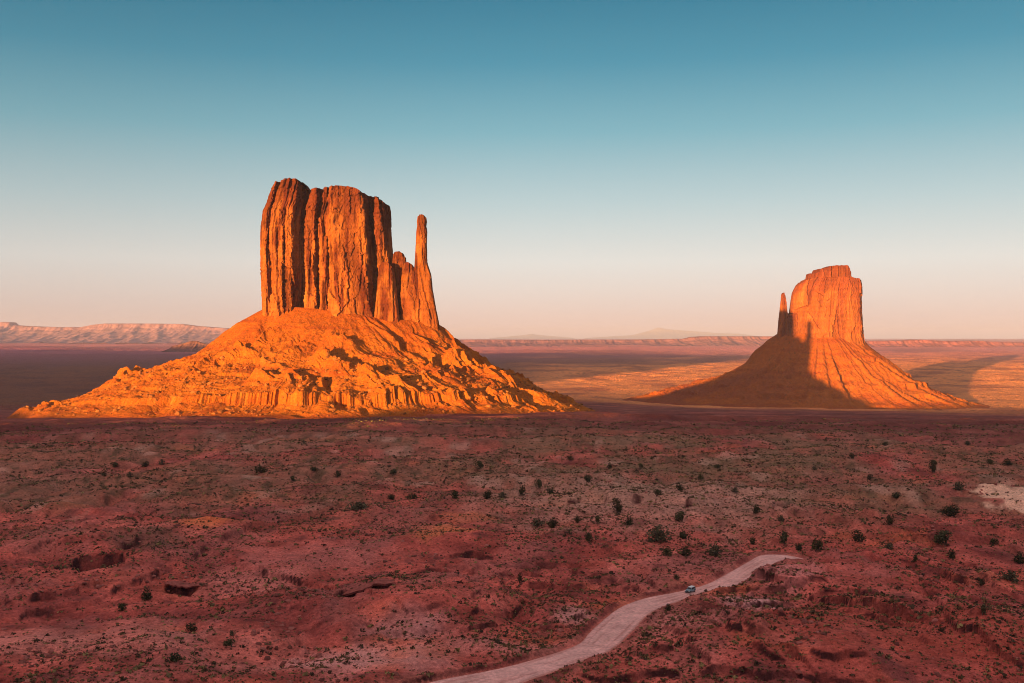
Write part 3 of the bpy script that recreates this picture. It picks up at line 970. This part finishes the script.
under(obj('cliff', cliff_mesh('cliff', YE, plan_e, edges_e, top_e, 352, ds=2.0, dz=2.5, seed=700, amp=1.3, flare=8, cols=ECOL, wl=2.0, ck=0.55), M_CLIFF), east)
cap_e = [(290, 806, 851), (279, 807.5, 849.5), (276, 808, 848.5), (270, 809, 848), (265, 810.5, 847)]
under(obj('cap_rock', cliff_mesh('cap_rock', YE - 6, round_plan(46, 40, 5.0), cap_e, [(0, 274), (0.17, 273), (0.20, 269.5), (0.40, 268.5), (0.43, 267), (0.6, 266.3), (0.93, 266), (0.955, 271), (1, 272)], 284, ds=1.8, dz=1.6, seed=720, amp=1.0, flare=0, wl=2.0, cols=((0.24, 0.064, 0.02), (0.15, 0.036, 0.016), (0.28, 0.085, 0.026))), M_CLIFF), east)
thumb_e = [(350, 776, 791), (336, 777, 790), (320, 778.5, 789), (311, 779.5, 787.2), (300, 780.7, 785.8), (296, 781, 785.4), (293, 781.6, 784.8), (291, 782, 784.4)]
under(obj('spire', cliff_mesh('spire', YE - 25, round_plan(11), thumb_e, [(0, 295), (0.3, 293), (0.7, 292.6), (1, 296)], 350, ds=1.4, dz=1.8, seed=730, amp=0.5, flare=4, cols=ECOL), M_CLIFF), east)
led_e = [(350, 781, 800), (336, 783, 798), (322, 784.5, 797), (314, 786, 796), (311, 787, 795)]
under(obj('ledge', cliff_mesh('ledge', YE - 10, round_plan(40), led_e, [(0, 316), (0.3, 313.5), (1, 312.5)], 350, ds=1.8, dz=2.0, seed=740, amp=0.8, flare=4, cols=ECOL), M_CLIFF), east)
qL = [(0, 0), (.06, .09), (.146, .26), (.204, .46), (.27, .55), (.40, .67), (.62, .80), (.78, .88), (1, 1), (1.1, 1.05)]
qR = [(0, 0), (.074, .13), (.233, .35), (.345, .51), (.46, .66), (.66, .84), (.82, .94), (1, 1), (1.1, 1.05)]
qF = [(0, 0), (.12, .17), (.3, .44), (.5, .67), (.68, .83), (.8, .90), (1, 1), (1.1, 1.05)]
kE = YE / F_PX
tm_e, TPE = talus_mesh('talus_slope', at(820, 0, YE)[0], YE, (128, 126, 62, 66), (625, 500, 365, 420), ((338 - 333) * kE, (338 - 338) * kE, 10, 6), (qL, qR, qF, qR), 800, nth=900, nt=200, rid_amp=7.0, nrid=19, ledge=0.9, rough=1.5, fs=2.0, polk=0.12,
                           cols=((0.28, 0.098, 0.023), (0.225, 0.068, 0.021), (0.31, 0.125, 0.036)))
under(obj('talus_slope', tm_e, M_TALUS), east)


# ------------------------------------------------------------------ far mesas and mountains
def far_ridge(name, Y, pts, ybase, depth, seed, col, nspur, ny=70, cap=0.0, rough=1.0):
    """a long mesa: crest line (px, y) at distance Y, slopes with spurs falling towards the viewer and away"""
    pts = np.array(pts, float)
    k = Y / F_PX
    xs = np.arange(pts[0, 0], pts[-1, 0], 0.6)
    X = ((xs - CX) * k)[None]
    v = np.linspace(-1, 1, ny)[:, None]
    zt = np.interp(xs, pts[:, 0], (HY - pts[:, 1]) * k)[None]
    zb = (HY - ybase) * k - 12
    sp = ridge(X / (nspur * k) + 0.3 * v, v * 1.2, 3, seed)
    a = np.abs(v) + 0.22 * (1 - sp) * np.abs(v) ** 0.5
    prof = np.interp(a, [0, 0.10 + cap, 0.14 + cap, 0.35 + cap * .5, 0.7, 1.0, 1.6], [1, 0.98, 0.78, 0.5, 0.2, 0, -0.1])
    Z = zb + (zt - zb) * np.maximum(prof, -0.05) + rough * (zt - zb) * 0.05 * fbm(X / (8 * k) + 0 * v, v * 6 + 0 * X, 3, seed + 5) * np.abs(v)
    P = np.stack([X + 0 * v, Y + v * depth + 0 * X, Z], -1)
    C = np.broadcast_to(np.array(col), P.shape).copy()
    n = fbm(X / (20 * k) + 0 * v, Z / (2.2 * k), 3, seed + 7)
    C = mixc(C, np.array(col) * 0.6, smooth(0, 0.5, n) * 0.6)
    me = grid_mesh(name, P, np.clip(C * 0.8, 0.01, 0.9))
    return obj(name, me, M_FAR)


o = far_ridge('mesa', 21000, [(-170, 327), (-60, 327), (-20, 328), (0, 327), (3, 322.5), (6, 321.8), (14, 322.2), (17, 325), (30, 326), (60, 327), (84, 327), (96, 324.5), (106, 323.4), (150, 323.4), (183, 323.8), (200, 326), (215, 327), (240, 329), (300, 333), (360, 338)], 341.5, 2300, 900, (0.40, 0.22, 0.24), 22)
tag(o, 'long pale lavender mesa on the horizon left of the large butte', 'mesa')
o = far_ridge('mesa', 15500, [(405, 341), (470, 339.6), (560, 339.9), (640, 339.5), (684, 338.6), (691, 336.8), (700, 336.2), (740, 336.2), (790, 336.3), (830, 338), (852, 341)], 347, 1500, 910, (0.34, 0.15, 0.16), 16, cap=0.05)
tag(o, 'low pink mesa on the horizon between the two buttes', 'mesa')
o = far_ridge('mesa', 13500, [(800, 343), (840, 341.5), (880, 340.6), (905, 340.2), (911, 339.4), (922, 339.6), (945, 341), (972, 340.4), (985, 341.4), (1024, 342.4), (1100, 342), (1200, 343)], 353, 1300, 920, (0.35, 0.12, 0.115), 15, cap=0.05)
tag(o, 'low red mesa on the horizon right of the smaller butte', 'mesa')
o = far_ridge('mountain', 84000, [(585, 338), (633, 335), (650, 330.4), (658, 327.4), (667, 329.2), (680, 330.2), (692, 331), (717, 333), (739, 333.6), (755, 336), (790, 338)], 340, 3500, 930, (0.20, 0.17, 0.17), 14)
tag(o, kind='structure')
o = far_ridge('mountain', 84000, [(490, 338), (520, 335.5), (531, 334), (545, 335.5), (575, 338)], 340, 3000, 940, (0.20, 0.17, 0.17), 14)
tag(o, kind='structure')
o = far_ridge('hill', 9000, [(172, 346.5), (184, 343.2), (191, 341), (197, 341), (203, 343), (222, 347)], 350, 320, 950, (0.24, 0.11, 0.08), 6)
tag(o, kind='structure')


# ------------------------------------------------------------------ junipers
def leaf_cloud(n, rx, rz, leaf, seed, lumps):
    """crown of small leaf-sized faces in clumps; base at z=0"""
    r = np.random.default_rng(seed)
    cen = []
    for i in range(lumps):
        a = r.random() * 2 * np.pi
        q = rx * 0.62 * r.random() ** 0.6
        cen.append((q * np.cos(a), q * np.sin(a), rz * (0.25 + 0.5 * r.random()), 0.34 + 0.3 * r.random()))
    V, Q, C = [], [], []
    for i in range(n):
        cx_, cy_, cz_, cr = cen[r.integers(lumps)]
        d = r.normal(size=3)
        d /= np.linalg.norm(d)
        rad = (0.55 + 0.5 * r.random())
        p = np.array([cx_, cy_, cz_]) + d * rad * np.array([rx * cr * 1.25, rx * cr * 1.25, rz * cr])
        if p[2] < 0.04 * rz:
            p[2] = 0.04 * rz + 0.1 * rz * r.random()
        e1 = r.normal(size=3)
        e1 /= np.linalg.norm(e1)
        e2 = np.cross(d, e1)
        e2 /= np.linalg.norm(e2) + 1e-9
        l = leaf * (0.6 + 0.8 * r.random())
        k = len(V)
        V += [p - e1 * l, p + e2 * l * 0.6, p + e1 * l, p - e2 * l * 0.6]
        Q.append((k, k + 1, k + 2, k + 3))
        tone = 0.65 + 0.7 * r.random()
        C += [np.array(((0.060, 0.062, 0.030), (0.048, 0.050, 0.026), (0.095, 0.090, 0.055), (0.060, 0.055, 0.030), (0.080, 0.080, 0.042), (0.050, 0.056, 0.030))[seed % 6]) * tone] * 4
    return np.array(V), np.array(Q), np.array(C)


CROWNS, TRUNKS = [], []
for i in range(6):
    V, Q, C = leaf_cloud(420, 1.0, 1.25 + 0.1 * (i % 3), 0.13, 50 + i, 5 + i % 4)
    CROWNS.append(raw_mesh('crown', V, Q, C))
    CROWNS[-1].materials.append(M_LEAF)
    # a short forked trunk
    tv, tq = [], []

    def limb(a, b, r0, r1):
        k = len(tv)
        a, b = np.array(a, float), np.array(b, float)
        for p, r_ in ((a, r0), (b, r1)):
            for j in range(6):
                tv.append(p + np.array([r_ * math.cos(j * math.pi / 3), r_ * math.sin(j * math.pi / 3), 0]))
        for j in range(6):
            tq.append((k + j, k + (j + 1) % 6, k + 6 + (j + 1) % 6, k + 6 + j))
    limb((0, 0, -0.35), (0.04, 0.02, 0.35), 0.11, 0.085)
    limb((0.04, 0.02, 0.3), (0.35, 0.1, 0.8), 0.07, 0.025)
    limb((0.04, 0.02, 0.3), (-0.3, -0.15, 0.85), 0.065, 0.02)
    limb((0.03, 0.02, 0.32), (0.02, 0.3, 0.95), 0.06, 0.02)
    TRUNKS.append(raw_mesh('trunk', np.array(tv), np.array(tq)))
    TRUNKS[-1].materials.append(M_BARK)

# (px, y of foot, width px, height px, label or zone)
FARL = 'tiny dark juniper on the scrub flat below the large left butte'
FARM = 'small dark juniper speckling the grey scrub flat between the two buttes'
FARR = 'tiny dark juniper on the scrub flat below the smaller right butte'
JUN = [
    (657, 541, 27, 15, 'widest dark juniper clump of all, on the flat above the car'),
    (618, 513, 13, 13, 'tall dark double-headed juniper above the clump near the road'),
    (597, 524, 9, 8, 'dark juniper directly below left of the tall double-headed juniper'),
    (628, 525, 10, 9, 'dark juniper directly below right of the tall double-headed juniper'),
    (590, 542, 10, 10, 'lone rounded juniper on bare red ground left of the widest clump'),
    (552, 528, 11, 9, 'upright end bush of the juniper row left of the bare red patch'),
    (538, 526, 17, 8, 'long low juniper in the middle row joining a rounder bush on its right'),
    (578, 523, 8, 6, 'small juniper between the low row and the double-headed juniper'),
    (682, 522, 17, 10, 'broad dark juniper above and right of the widest clump'),
    (685, 539, 12, 9, 'grey green juniper touching the right side of the widest clump'),
    (666, 556, 12, 8, 'dark juniper left of a close pair just above the road and car'),
    (686, 556, 13, 8, 'dark juniper right of a close pair just above the road and car'),
    (714, 555, 16, 10, 'wide shaggy juniper on the red slope above the road right of the car'),
    (753, 545, 8, 7, 'small round juniper just above the upper bend of the road'),
    (785, 544, 14, 12, 'tall ragged juniper standing just beyond the upper bend of the road'),
    (799, 551, 9, 8, 'small juniper between the ragged one and the round one past the bend'),
    (819, 550, 13, 11, 'round dark juniper right of the road bend at the head of the mound'),
    (859, 542, 15, 10, 'wide dark juniper beyond the right mound, right of the round one'),
    (889, 549, 12, 7, 'low juniper on the flat in front of the wide bushes by the pale dune'),
    (890, 525, 11, 9, 'round juniper alone on the flat left of the pale dune'),
    (946, 545, 25, 13, 'widest juniper bank below the pale sand dune'),
    (951, 559, 9, 11, 'narrow upright juniper just below the bank under the pale dune'),
    (915, 562, 6, 8, 'thin small juniper at the far edge of the right mound'),
    (950, 516, 22, 10, 'wide dark juniper thicket beside the left tip of the pale dune'),
    (959, 490, 13, 9, 'dark rounded juniper beyond the pale sand dune'),
    (933, 473, 9, 11, 'tall juniper far beyond the pale dune standing in front of its twin'),
    (934, 466, 7, 6, 'juniper twin showing just above the tall one beyond the pale dune'),
    (896, 500, 10, 7, 'grey green juniper on the flat between the dune and the far scrub'),
    (994, 545, 10, 7, 'juniper on the shrubby slope right under the pale dune'),
    (1020, 564, 13, 10, 'juniper cut by the right edge of the picture below the pale dune'),
    (1010, 581, 20, 11, 'grey olive thicket near the right edge behind the mound'),
    (982, 586, 9, 6, 'small grey bush left of the thicket near the right edge'),
    (983, 616, 10, 10, 'lone dark juniper in the dip on the right side of the near mound'),
    (668, 611, 7, 8, 'lone small bush on the near verge below the car'),
    (676, 580, 7, 5, 'low grey bush beside the road just left above the car'),
    (756, 514, 9, 8, 'round juniper on the flat high above the road bend'),
    (781, 523, 8, 7, 'small round juniper right of the one high above the road bend'),
    (520, 584, 7, 9, 'small dark bush alone on the orange badland slope left of the road'),
    (479, 469, 11, 8, 'round juniper nearest the foot of the large butte, standing alone'),
    (589, 482, 10, 8, 'dark round juniper right of the row below the large butte'),
    (456, 499, 10, 9, 'round dark juniper at the left of the row below the large butte'),
    (487, 499, 11, 8, 'second dark bush of the row below the large butte'),
    (503, 498, 9, 6, 'low third bush of the row below the large butte'),
    (522, 496, 9, 9, 'upright fourth bush of the row below the large butte'),
    (539, 489, 10, 9, 'fifth dark bush set higher in the row below the large butte'),
    (552, 494, 10, 7, 'last low bush of the row below the large butte'),
    (659, 495, 10, 6, 'left juniper of a pair on the pale patch between the buttes'),
    (680, 491, 9, 7, 'right juniper of a pair on the pale patch between the buttes'),
    (359, 511, 24, 9, 'low wide juniper thicket on the flat left of the middle row'),
    (191, 632, 15, 8, 'green bush on bare pink sand in the lower left corner area'),
    (231, 648, 16, 8, 'dark green bush beside the diagonal rock ledge at lower left'),
    (172, 662, 17, 9, 'dark bush growing against the diagonal rock ledge at lower left'),
    (122, 611, 12, 8, 'olive bush on the sand below the dark hollow at left'),
    (147, 600, 15, 9, 'dark low bush just below the small overhanging ledge at left'),
    (232, 636, 7, 6, 'tiny bush above the dark green one at the rock ledge'),
] + [(x, y, w, h, FARL) for x, y, w, h in ((338, 477, 10, 6), (395, 475, 11, 5), (392, 499, 9, 6), (413, 499, 12, 6), (104, 477, 6, 5), (130, 479, 7, 6), (261, 473, 17, 6), (292, 482, 9, 5), (315, 471, 10, 5), (116, 467, 10, 5), (145, 467, 9, 5), (162, 465, 7, 6))] + \
    [(x, y, w, h, FARM) for x, y, w, h in ((570, 462, 8, 4), (640, 470, 7, 5), (718, 468, 9, 4), (700, 480, 7, 5), (610, 468, 7, 4), (735, 492, 8, 5))] + \
    [(x, y, w, h, FARR) for x, y, w, h in ((852, 459, 8, 5), (886, 446, 8, 4), (968, 445, 6, 5), (991, 464, 9, 5), (1008, 465, 12, 5), (815, 470, 7, 4), (870, 480, 8, 5))]


def ground_hit_full(px, y):
    """first meeting of the view ray with the real relief"""
    Ys = np.geomspace(200, 1600, 1400)
    X = (px - CX) / F_PX * Ys
    zr = (HY - y) / F_PX * Ys
    g = ground_z(X, Ys)
    i = np.nonzero(zr < g)[0]
    k = i[0] if len(i) else len(Ys) - 1
    return np.array([X[k], Ys[k], g[k]])


for i, (px, y, wpx, hpx, lab) in enumerate(JUN):
    p = ground_hit_full(px, y)
    k = p[1] / F_PX
    t = empty('juniper', tuple(p))
    t.rotation_euler.z = random.random() * 6.28
    far_ = lab in (FARL, FARM, FARR)
    tag(t, lab, 'juniper', {FARL: 'far junipers below the left butte', FARM: 'far junipers between the buttes', FARR: 'far junipers below the right butte'}.get(lab, 'junipers dotted over the valley floor'))
    v = i % 6
    c = obj('crown', CROWNS[v], None, t)
    c.scale = (wpx * k * 0.45, wpx * k * 0.45, hpx * k * 0.70)
    b = obj('trunk', TRUNKS[v], None, t)
    b.scale = (wpx * k * 0.45, wpx * k * 0.45, hpx * k * 0.75)

# ------------------------------------------------------------------ sagebrush and stones on the valley floor (uncountable)
NT = 150000
az = rng.uniform(-0.62, 0.62, NT * 3)
Ds = 200 * (1080 / 200) ** (rng.random(NT * 3) ** 0.8)
bx, by = Ds * np.sin(az), Ds * np.cos(az)
den = 1.7 * smooth(-0.4, 0.45, fbm(bx / 55, by / 80, 4, 210)) * (0.45 + 0.55 * smooth(350, 550, Ds)) + 0.12
den += 1.0 * np.exp(-((bx / by - 0.15) / 0.22) ** 2 - ((Ds - 580) / 190) ** 2)
dm_ = ground_hit(1016, 505)
den *= 1 - 0.9 * (np.hypot((bx - dm_[0]) / 30, (by - dm_[1]) / 55) < 1)
ok = (rng.random(NT * 3) < den) & (road_dist(bx, by) > 1.5)
bx, by = bx[ok][:NT], by[ok][:NT]
bz = ground_z(bx, by)
n = len(bx)
size = (0.2 + 0.42 * rng.random(n) ** 2.0 + 1.0 * rng.random(n) ** 16) * (1 + 0.6 * smooth(400, 1000, np.hypot(bx, by)))
r = np.random.default_rng(5)
K = 8
d = r.normal(size=(n, K, 3))
d /= np.linalg.norm(d, axis=2, keepdims=True)
d[..., 2] = np.abs(d[..., 2])
cen = d * (0.35 + 0.5 * r.random((n, K, 1))) * np.array([1, 1, 0.75]) * size[:, None, None] + np.stack([bx, by, bz], -1)[:, None]
e1 = r.normal(size=(n, K, 3))
e1 /= np.linalg.norm(e1, axis=2, keepdims=True)
e2 = np.cross(d, e1)
e2 /= np.linalg.norm(e2, axis=2, keepdims=True) + 1e-9
l = size[:, None, None] * (0.3 + 0.3 * r.random((n, K, 1)))
V = np.stack([cen - e1 * l, cen + e2 * l, cen + e1 * l * 0.9 - e2 * l * 0.5], 2).reshape(-1, 3)
Q = np.arange(len(V)).reshape(-1, 3)
kind = r.random(n)
base = np.where((kind < 0.45)[:, None], np.array([[0.13, 0.098, 0.052]]), np.where((kind < 0.8)[:, None], np.array([[0.068, 0.050, 0.032]]), np.array([[0.24, 0.19, 0.085]])))
Cc = np.repeat((base[:, None] * (0.7 + 0.6 * r.random((n, K, 1)))), 3, 1).reshape(-1, 3)
tag(obj('sagebrush', raw_mesh('sagebrush', V, Q, Cc), M_SAGE), 'low olive sagebrush tufts scattered over the whole red valley floor', 'scrub', kind='stuff')

NS = 20000
az = rng.uniform(-0.60, 0.60, NS * 5)
Ds = 205 + 500 * rng.random(NS * 5) ** 1.3
sx, sy = Ds * np.sin(az), Ds * np.cos(az)
rub = smooth(0.05, 0.5, fbm(sx / 45, sy / 45, 3, 77))
ok = (rng.random(NS * 5) < rub * 0.7 + 0.03) & (road_dist(sx, sy) > 0.8)
sx, sy = sx[ok][:NS], sy[ok][:NS]
sz = ground_z(sx, sy)
ss = 0.14 + 0.8 * rng.random(len(sx)) ** 5
tag(obj('rubble', rocks_mesh('rubble', np.stack([sx, sy, sz + 0.05], -1), ss, (0.30, 0.115, 0.095), 8), M_ROCK), 'loose broken red stones strewn along the ledges and gullies', 'stones', kind='stuff')


# ------------------------------------------------------------------ overhanging ledges
def slab(px, y, length, depth, thick, seed, label):
    p = ground_hit(px, y)
    r = np.random.default_rng(seed)
    nx_, ny_ = 26, 9
    us = np.linspace(-1, 1, nx_)
    out = []
    top, bot = [], []
    for j in range(ny_):
        f = j / (ny_ - 1)                       # 0 front .. 1 back
        x = p[0] + us * length * 0.5 * (0.86 + 0.14 * f)
        yy_ = p[1] + (f - 0.35) * depth + 0.8 * fbm(us * 4, us * 0 + seed, 3, seed) * (1 - f) + 1.2 * us ** 2 * (1 - f)
        zt = ground_z(x, p[1] + np.full(nx_, depth * 0.8)) * 1.0
        zt = zt + 0.15 + 0.25 * fbm(us * 5, us * 0 + f * 3, 3, seed + 1) - 0.5 * (f - 0.5) ** 2
        top.append(np.stack([x, yy_, zt], -1))
        bot.append(np.stack([x, yy_ + 0.4 * (1 - f), zt - thick * (0.45 + 0.55 * f) * (1 - 0.55 * us ** 4) - 0.2 * fbm(us * 7, us * 0 + f * 4, 2, seed + 2)], -1))
    rows_ = top[::-1] + bot
    P = np.stack(rows_ + [rows_[0]])
    C = np.broadcast_to(np.array([0.30, 0.095, 0.08]), P.shape) * (1 + 0.4 * fbm(P[..., 0] / 2, P[..., 1] / 2 + P[..., 2], 3, seed + 3))[..., None]
    o_ = obj('rock_ledge', grid_mesh('rock_ledge', P, np.clip(C, 0.02, 0.8), smooth_shade=False), M_ROCK)
    return tag(o_, label, 'rock ledge')


slab(367, 600, 20, 8, 1.6, 31, 'largest dark overhanging rock ledge in the badland below the left butte')
slab(183, 582, 14, 6, 1.2, 32, 'small overhanging rock ledge right of the deep shadowed hollow')


# ------------------------------------------------------------------ the car on the road
def box_bm(bm, x0, x1, y0, y1, z0, z1, top=None):
    import bmesh
    tx = top or (0, 0, 0, 0)
    vs = [bm.verts.new(c) for c in ((x0, y0, z0), (x1, y0, z0), (x1, y1, z0), (x0, y1, z0),
                                    (x0 + tx[0], y0 + tx[2], z1), (x1 - tx[1], y0 + tx[2], z1), (x1 - tx[1], y1 - tx[3], z1), (x0 + tx[0], y1 - tx[3], z1))]
    for f in ((3, 2, 1, 0), (4, 5, 6, 7), (0, 1, 5, 4), (1, 2, 6, 5), (2, 3, 7, 6), (3, 0, 4, 7)):
        bm.faces.new([vs[i] for i in f])


def bm_obj(name, build, mat, parent, bevel=0.0, seg=2):
    import bmesh
    bm = bmesh.new()
    build(bm)
    if bevel:
        bmesh.ops.bevel(bm, geom=list(bm.edges), offset=bevel, segments=seg, affect='EDGES', clamp_overlap=True)
    me = bpy.data.meshes.new(name)
    bm.to_mesh(me)
    bm.free()
    o_ = obj(name, me, mat, parent)
    return o_


def make_car():
    import bmesh
    from mathutils import Matrix
    paint = mat_plain('car_paint', (0.20, 0.34, 0.40), 0.3, 0.1, 0.04)
    white = mat_plain('roof_paint', (0.72, 0.74, 0.75), 0.35, 0.0, 0.04)
    glass = mat_plain('car_glass', (0.02, 0.035, 0.05), 0.08, 0.0, 0.1)
    black = mat_plain('black_trim', (0.02, 0.02, 0.022), 0.6, 0.0, 0.1)
    rimm = mat_plain('wheel_rim', (0.45, 0.46, 0.48), 0.35, 0.8, 0.1)
    lampm = mat_plain('lamp_glass', (0.85, 0.85, 0.8), 0.15, 0.0, 0.05)
    tail = mat_plain('tail_glass', (0.4, 0.02, 0.02), 0.3, 0.0, 0.1)
    t = empty('car')
    tag(t, 'small blue grey car with a white roof driving down the dirt road', 'car')
    # x forward, y left, z up, metres

    def body(bm):
        box_bm(bm, -2.2, 2.25, -0.93, 0.93, 0.48, 1.02, (0.06, 0.10, 0.05, 0.05))
        box_bm(bm, -2.12, -0.9, -0.86, 0.86, 1.0, 1.12, (0.0, 0.0, 0.02, 0.02))
    bd = bm_obj('body', body, paint, t, 0.05)
    bm_obj('bonnet', lambda bm: box_bm(bm, 0.72, 2.05, -0.78, 0.78, 1.01, 1.13, (0.0, 0.25, 0.08, 0.08)), paint, t, 0.03)
    bm_obj('roof', lambda bm: box_bm(bm, -2.0, 0.42, -0.74, 0.74, 1.72, 1.83, (0.08, 0.12, 0.06, 0.06)), white, t, 0.03)
    cab = bm_obj('cabin', lambda bm: box_bm(bm, -2.12, 0.85, -0.86, 0.86, 1.03, 1.73, (0.16, 0.42, 0.12, 0.12)), paint, t, 0.03)

    def slant(bm, pts, th=0.02):
        vs = [bm.verts.new(p) for p in pts]
        f = bm.faces.new(vs)
        r_ = bmesh.ops.extrude_face_region(bm, geom=[f])
        n_ = f.normal.copy() if f.normal.length else Vector((0, 0, 1))
        bm.normal_update()
        n_ = f.normal
        for v_ in [g for g in r_['geom'] if isinstance(g, bmesh.types.BMVert)]:
            v_.co += n_ * th
    # windscreen, rear window and side windows stand slightly proud of the cabin shell
    bm_obj('windscreen', lambda bm: slant(bm, [(0.80, -0.74, 1.14), (0.80, 0.74, 1.14), (0.475, 0.68, 1.68), (0.475, -0.68, 1.68)], 0.03), glass, t)
    bm_obj('rear_window', lambda bm: slant(bm, [(-2.13, 0.7, 1.2), (-2.13, -0.7, 1.2), (-2.0, -0.64, 1.66), (-2.0, 0.64, 1.66)], 0.03), glass, t)
    for sgn in (-1, 1):
        for x0, x1, x2, x3 in ((-0.55, 0.52, 0.28, -0.55), (-1.35, -0.65, -0.65, -1.35), (-1.95, -1.43, -1.43, -1.9)):
            pts = [(x0, sgn * 0.853, 1.14), (x1, sgn * 0.853, 1.14), (x2, sgn * 0.775, 1.65), (x3, sgn * 0.775, 1.65)]
            if sgn < 0:
                pts = pts[::-1]
            bm_obj('side_window', lambda bm, pts=pts: slant(bm, pts, -0.025), glass, t)
        bm_obj('mirror', lambda bm, s=sgn: box_bm(bm, 0.52, 0.66, s * 1.0 - 0.1, s * 1.0 + 0.1, 1.12, 1.3), black, t, 0.02)
        bm_obj('headlight', lambda bm, s=sgn: box_bm(bm, 2.19, 2.25, s * 0.66 - 0.14, s * 0.66 + 0.14, 0.78, 0.97), lampm, t, 0.02)
        bm_obj('tail_light', lambda bm, s=sgn: box_bm(bm, -2.22, -2.14, s * 0.8 - 0.07, s * 0.8 + 0.07, 0.75, 1.0), tail, t, 0.015)
        for ax in (0.93, -1.9):
            bm_obj('wheel_arch', lambda bm, s=sgn, ax=ax: box_bm(bm, ax, ax + 1.07, s * 0.95 - 0.06, s * 0.95 + 0.06, 0.72, 0.86, (0.18, 0.18, 0, 0)), black, t, 0.02)
    bm_obj('grille', lambda bm: box_bm(bm, 2.2, 2.262, -0.46, 0.46, 0.70, 0.96), black, t, 0.01)
    bm_obj('bumper', lambda bm: box_bm(bm, 2.12, 2.42, -0.88, 0.88, 0.42, 0.64), black, t, 0.03)
    bm_obj('bumper', lambda bm: box_bm(bm, -2.36, -2.12, -0.88, 0.88, 0.42, 0.64), black, t, 0.03)
    bm_obj('spare_wheel', lambda bm: bmesh.ops.create_cone(bm, cap_ends=True, segments=20, radius1=0.36, radius2=0.36, depth=0.22, matrix=Matrix.Translation((-2.30, 0.1, 1.02)) @ Matrix.Rotation(math.pi / 2, 4, 'Y')), black, t)
    for sx_ in (1.46, -1.36):
        for sgn in (-1, 1):
            w = bpy.data.objects.new('wheel', None)
            COL.objects.link(w)
            w.parent = t
            w.location = (sx_, sgn * 0.84, 0.40)

            def tyre(bm):
                rings = []
                prof = ((0.24, -0.12), (0.36, -0.13), (0.40, -0.09), (0.40, 0.09), (0.36, 0.13), (0.24, 0.12))
                for j in range(24):
                    a = j / 24 * 2 * math.pi
                    rings.append([bm.verts.new((r_ * math.cos(a), y_, r_ * math.sin(a))) for r_, y_ in prof])
                for j in range(24):
                    for q in range(6):
                        bm.faces.new((rings[j][q], rings[j][(q + 1) % 6], rings[(j + 1) % 24][(q + 1) % 6], rings[(j + 1) % 24][q]))
            bm_obj('tyre', tyre, black, w)
            bm_obj('rim', lambda bm: bmesh.ops.create_cone(bm, cap_ends=True, segments=16, radius1=0.25, radius2=0.25, depth=0.18, matrix=Matrix.Rotation(math.pi / 2, 4, 'X')), rimm, w)
    return t


car = make_car()
cp = ground_hit(690.5, 592.6)
fwd = ground_hit(672, 599) - ground_hit(708, 586.5)
ang = math.atan2(fwd[1], fwd[0])
car.location = (cp[0], cp[1], float(base_z(np.array(cp[0]), np.array(cp[1]))) + 0.06)
car.rotation_euler.z = ang
CARK = 0.95
car.scale = (CARK,) * 3

# ------------------------------------------------------------------ haze
import bmesh
hz = bpy.data.materials.new('haze_air')
hz.use_nodes = True
nt = hz.node_tree
nt.nodes.clear()
ho = nt.nodes.new('ShaderNodeOutputMaterial')
hv = nt.nodes.new('ShaderNodeVolumePrincipled')
hv.inputs['Color'].default_value = (0.52, 0.62, 1.0, 1)
hv.inputs['Density'].default_value = 1.8e-5
hv.inputs['Anisotropy'].default_value = 0.0
nt.links.new(hv.outputs[0], ho.inputs['Volume'])
bm = bmesh.new()
box_bm(bm, -99000, 99000, -99000, 99000, -320, 760)
me = bpy.data.meshes.new('haze')
bm.to_mesh(me)
bm.free()
tag(obj('haze', me, hz), 'thin pale evening haze filling the air of the valley', 'haze', kind='stuff')
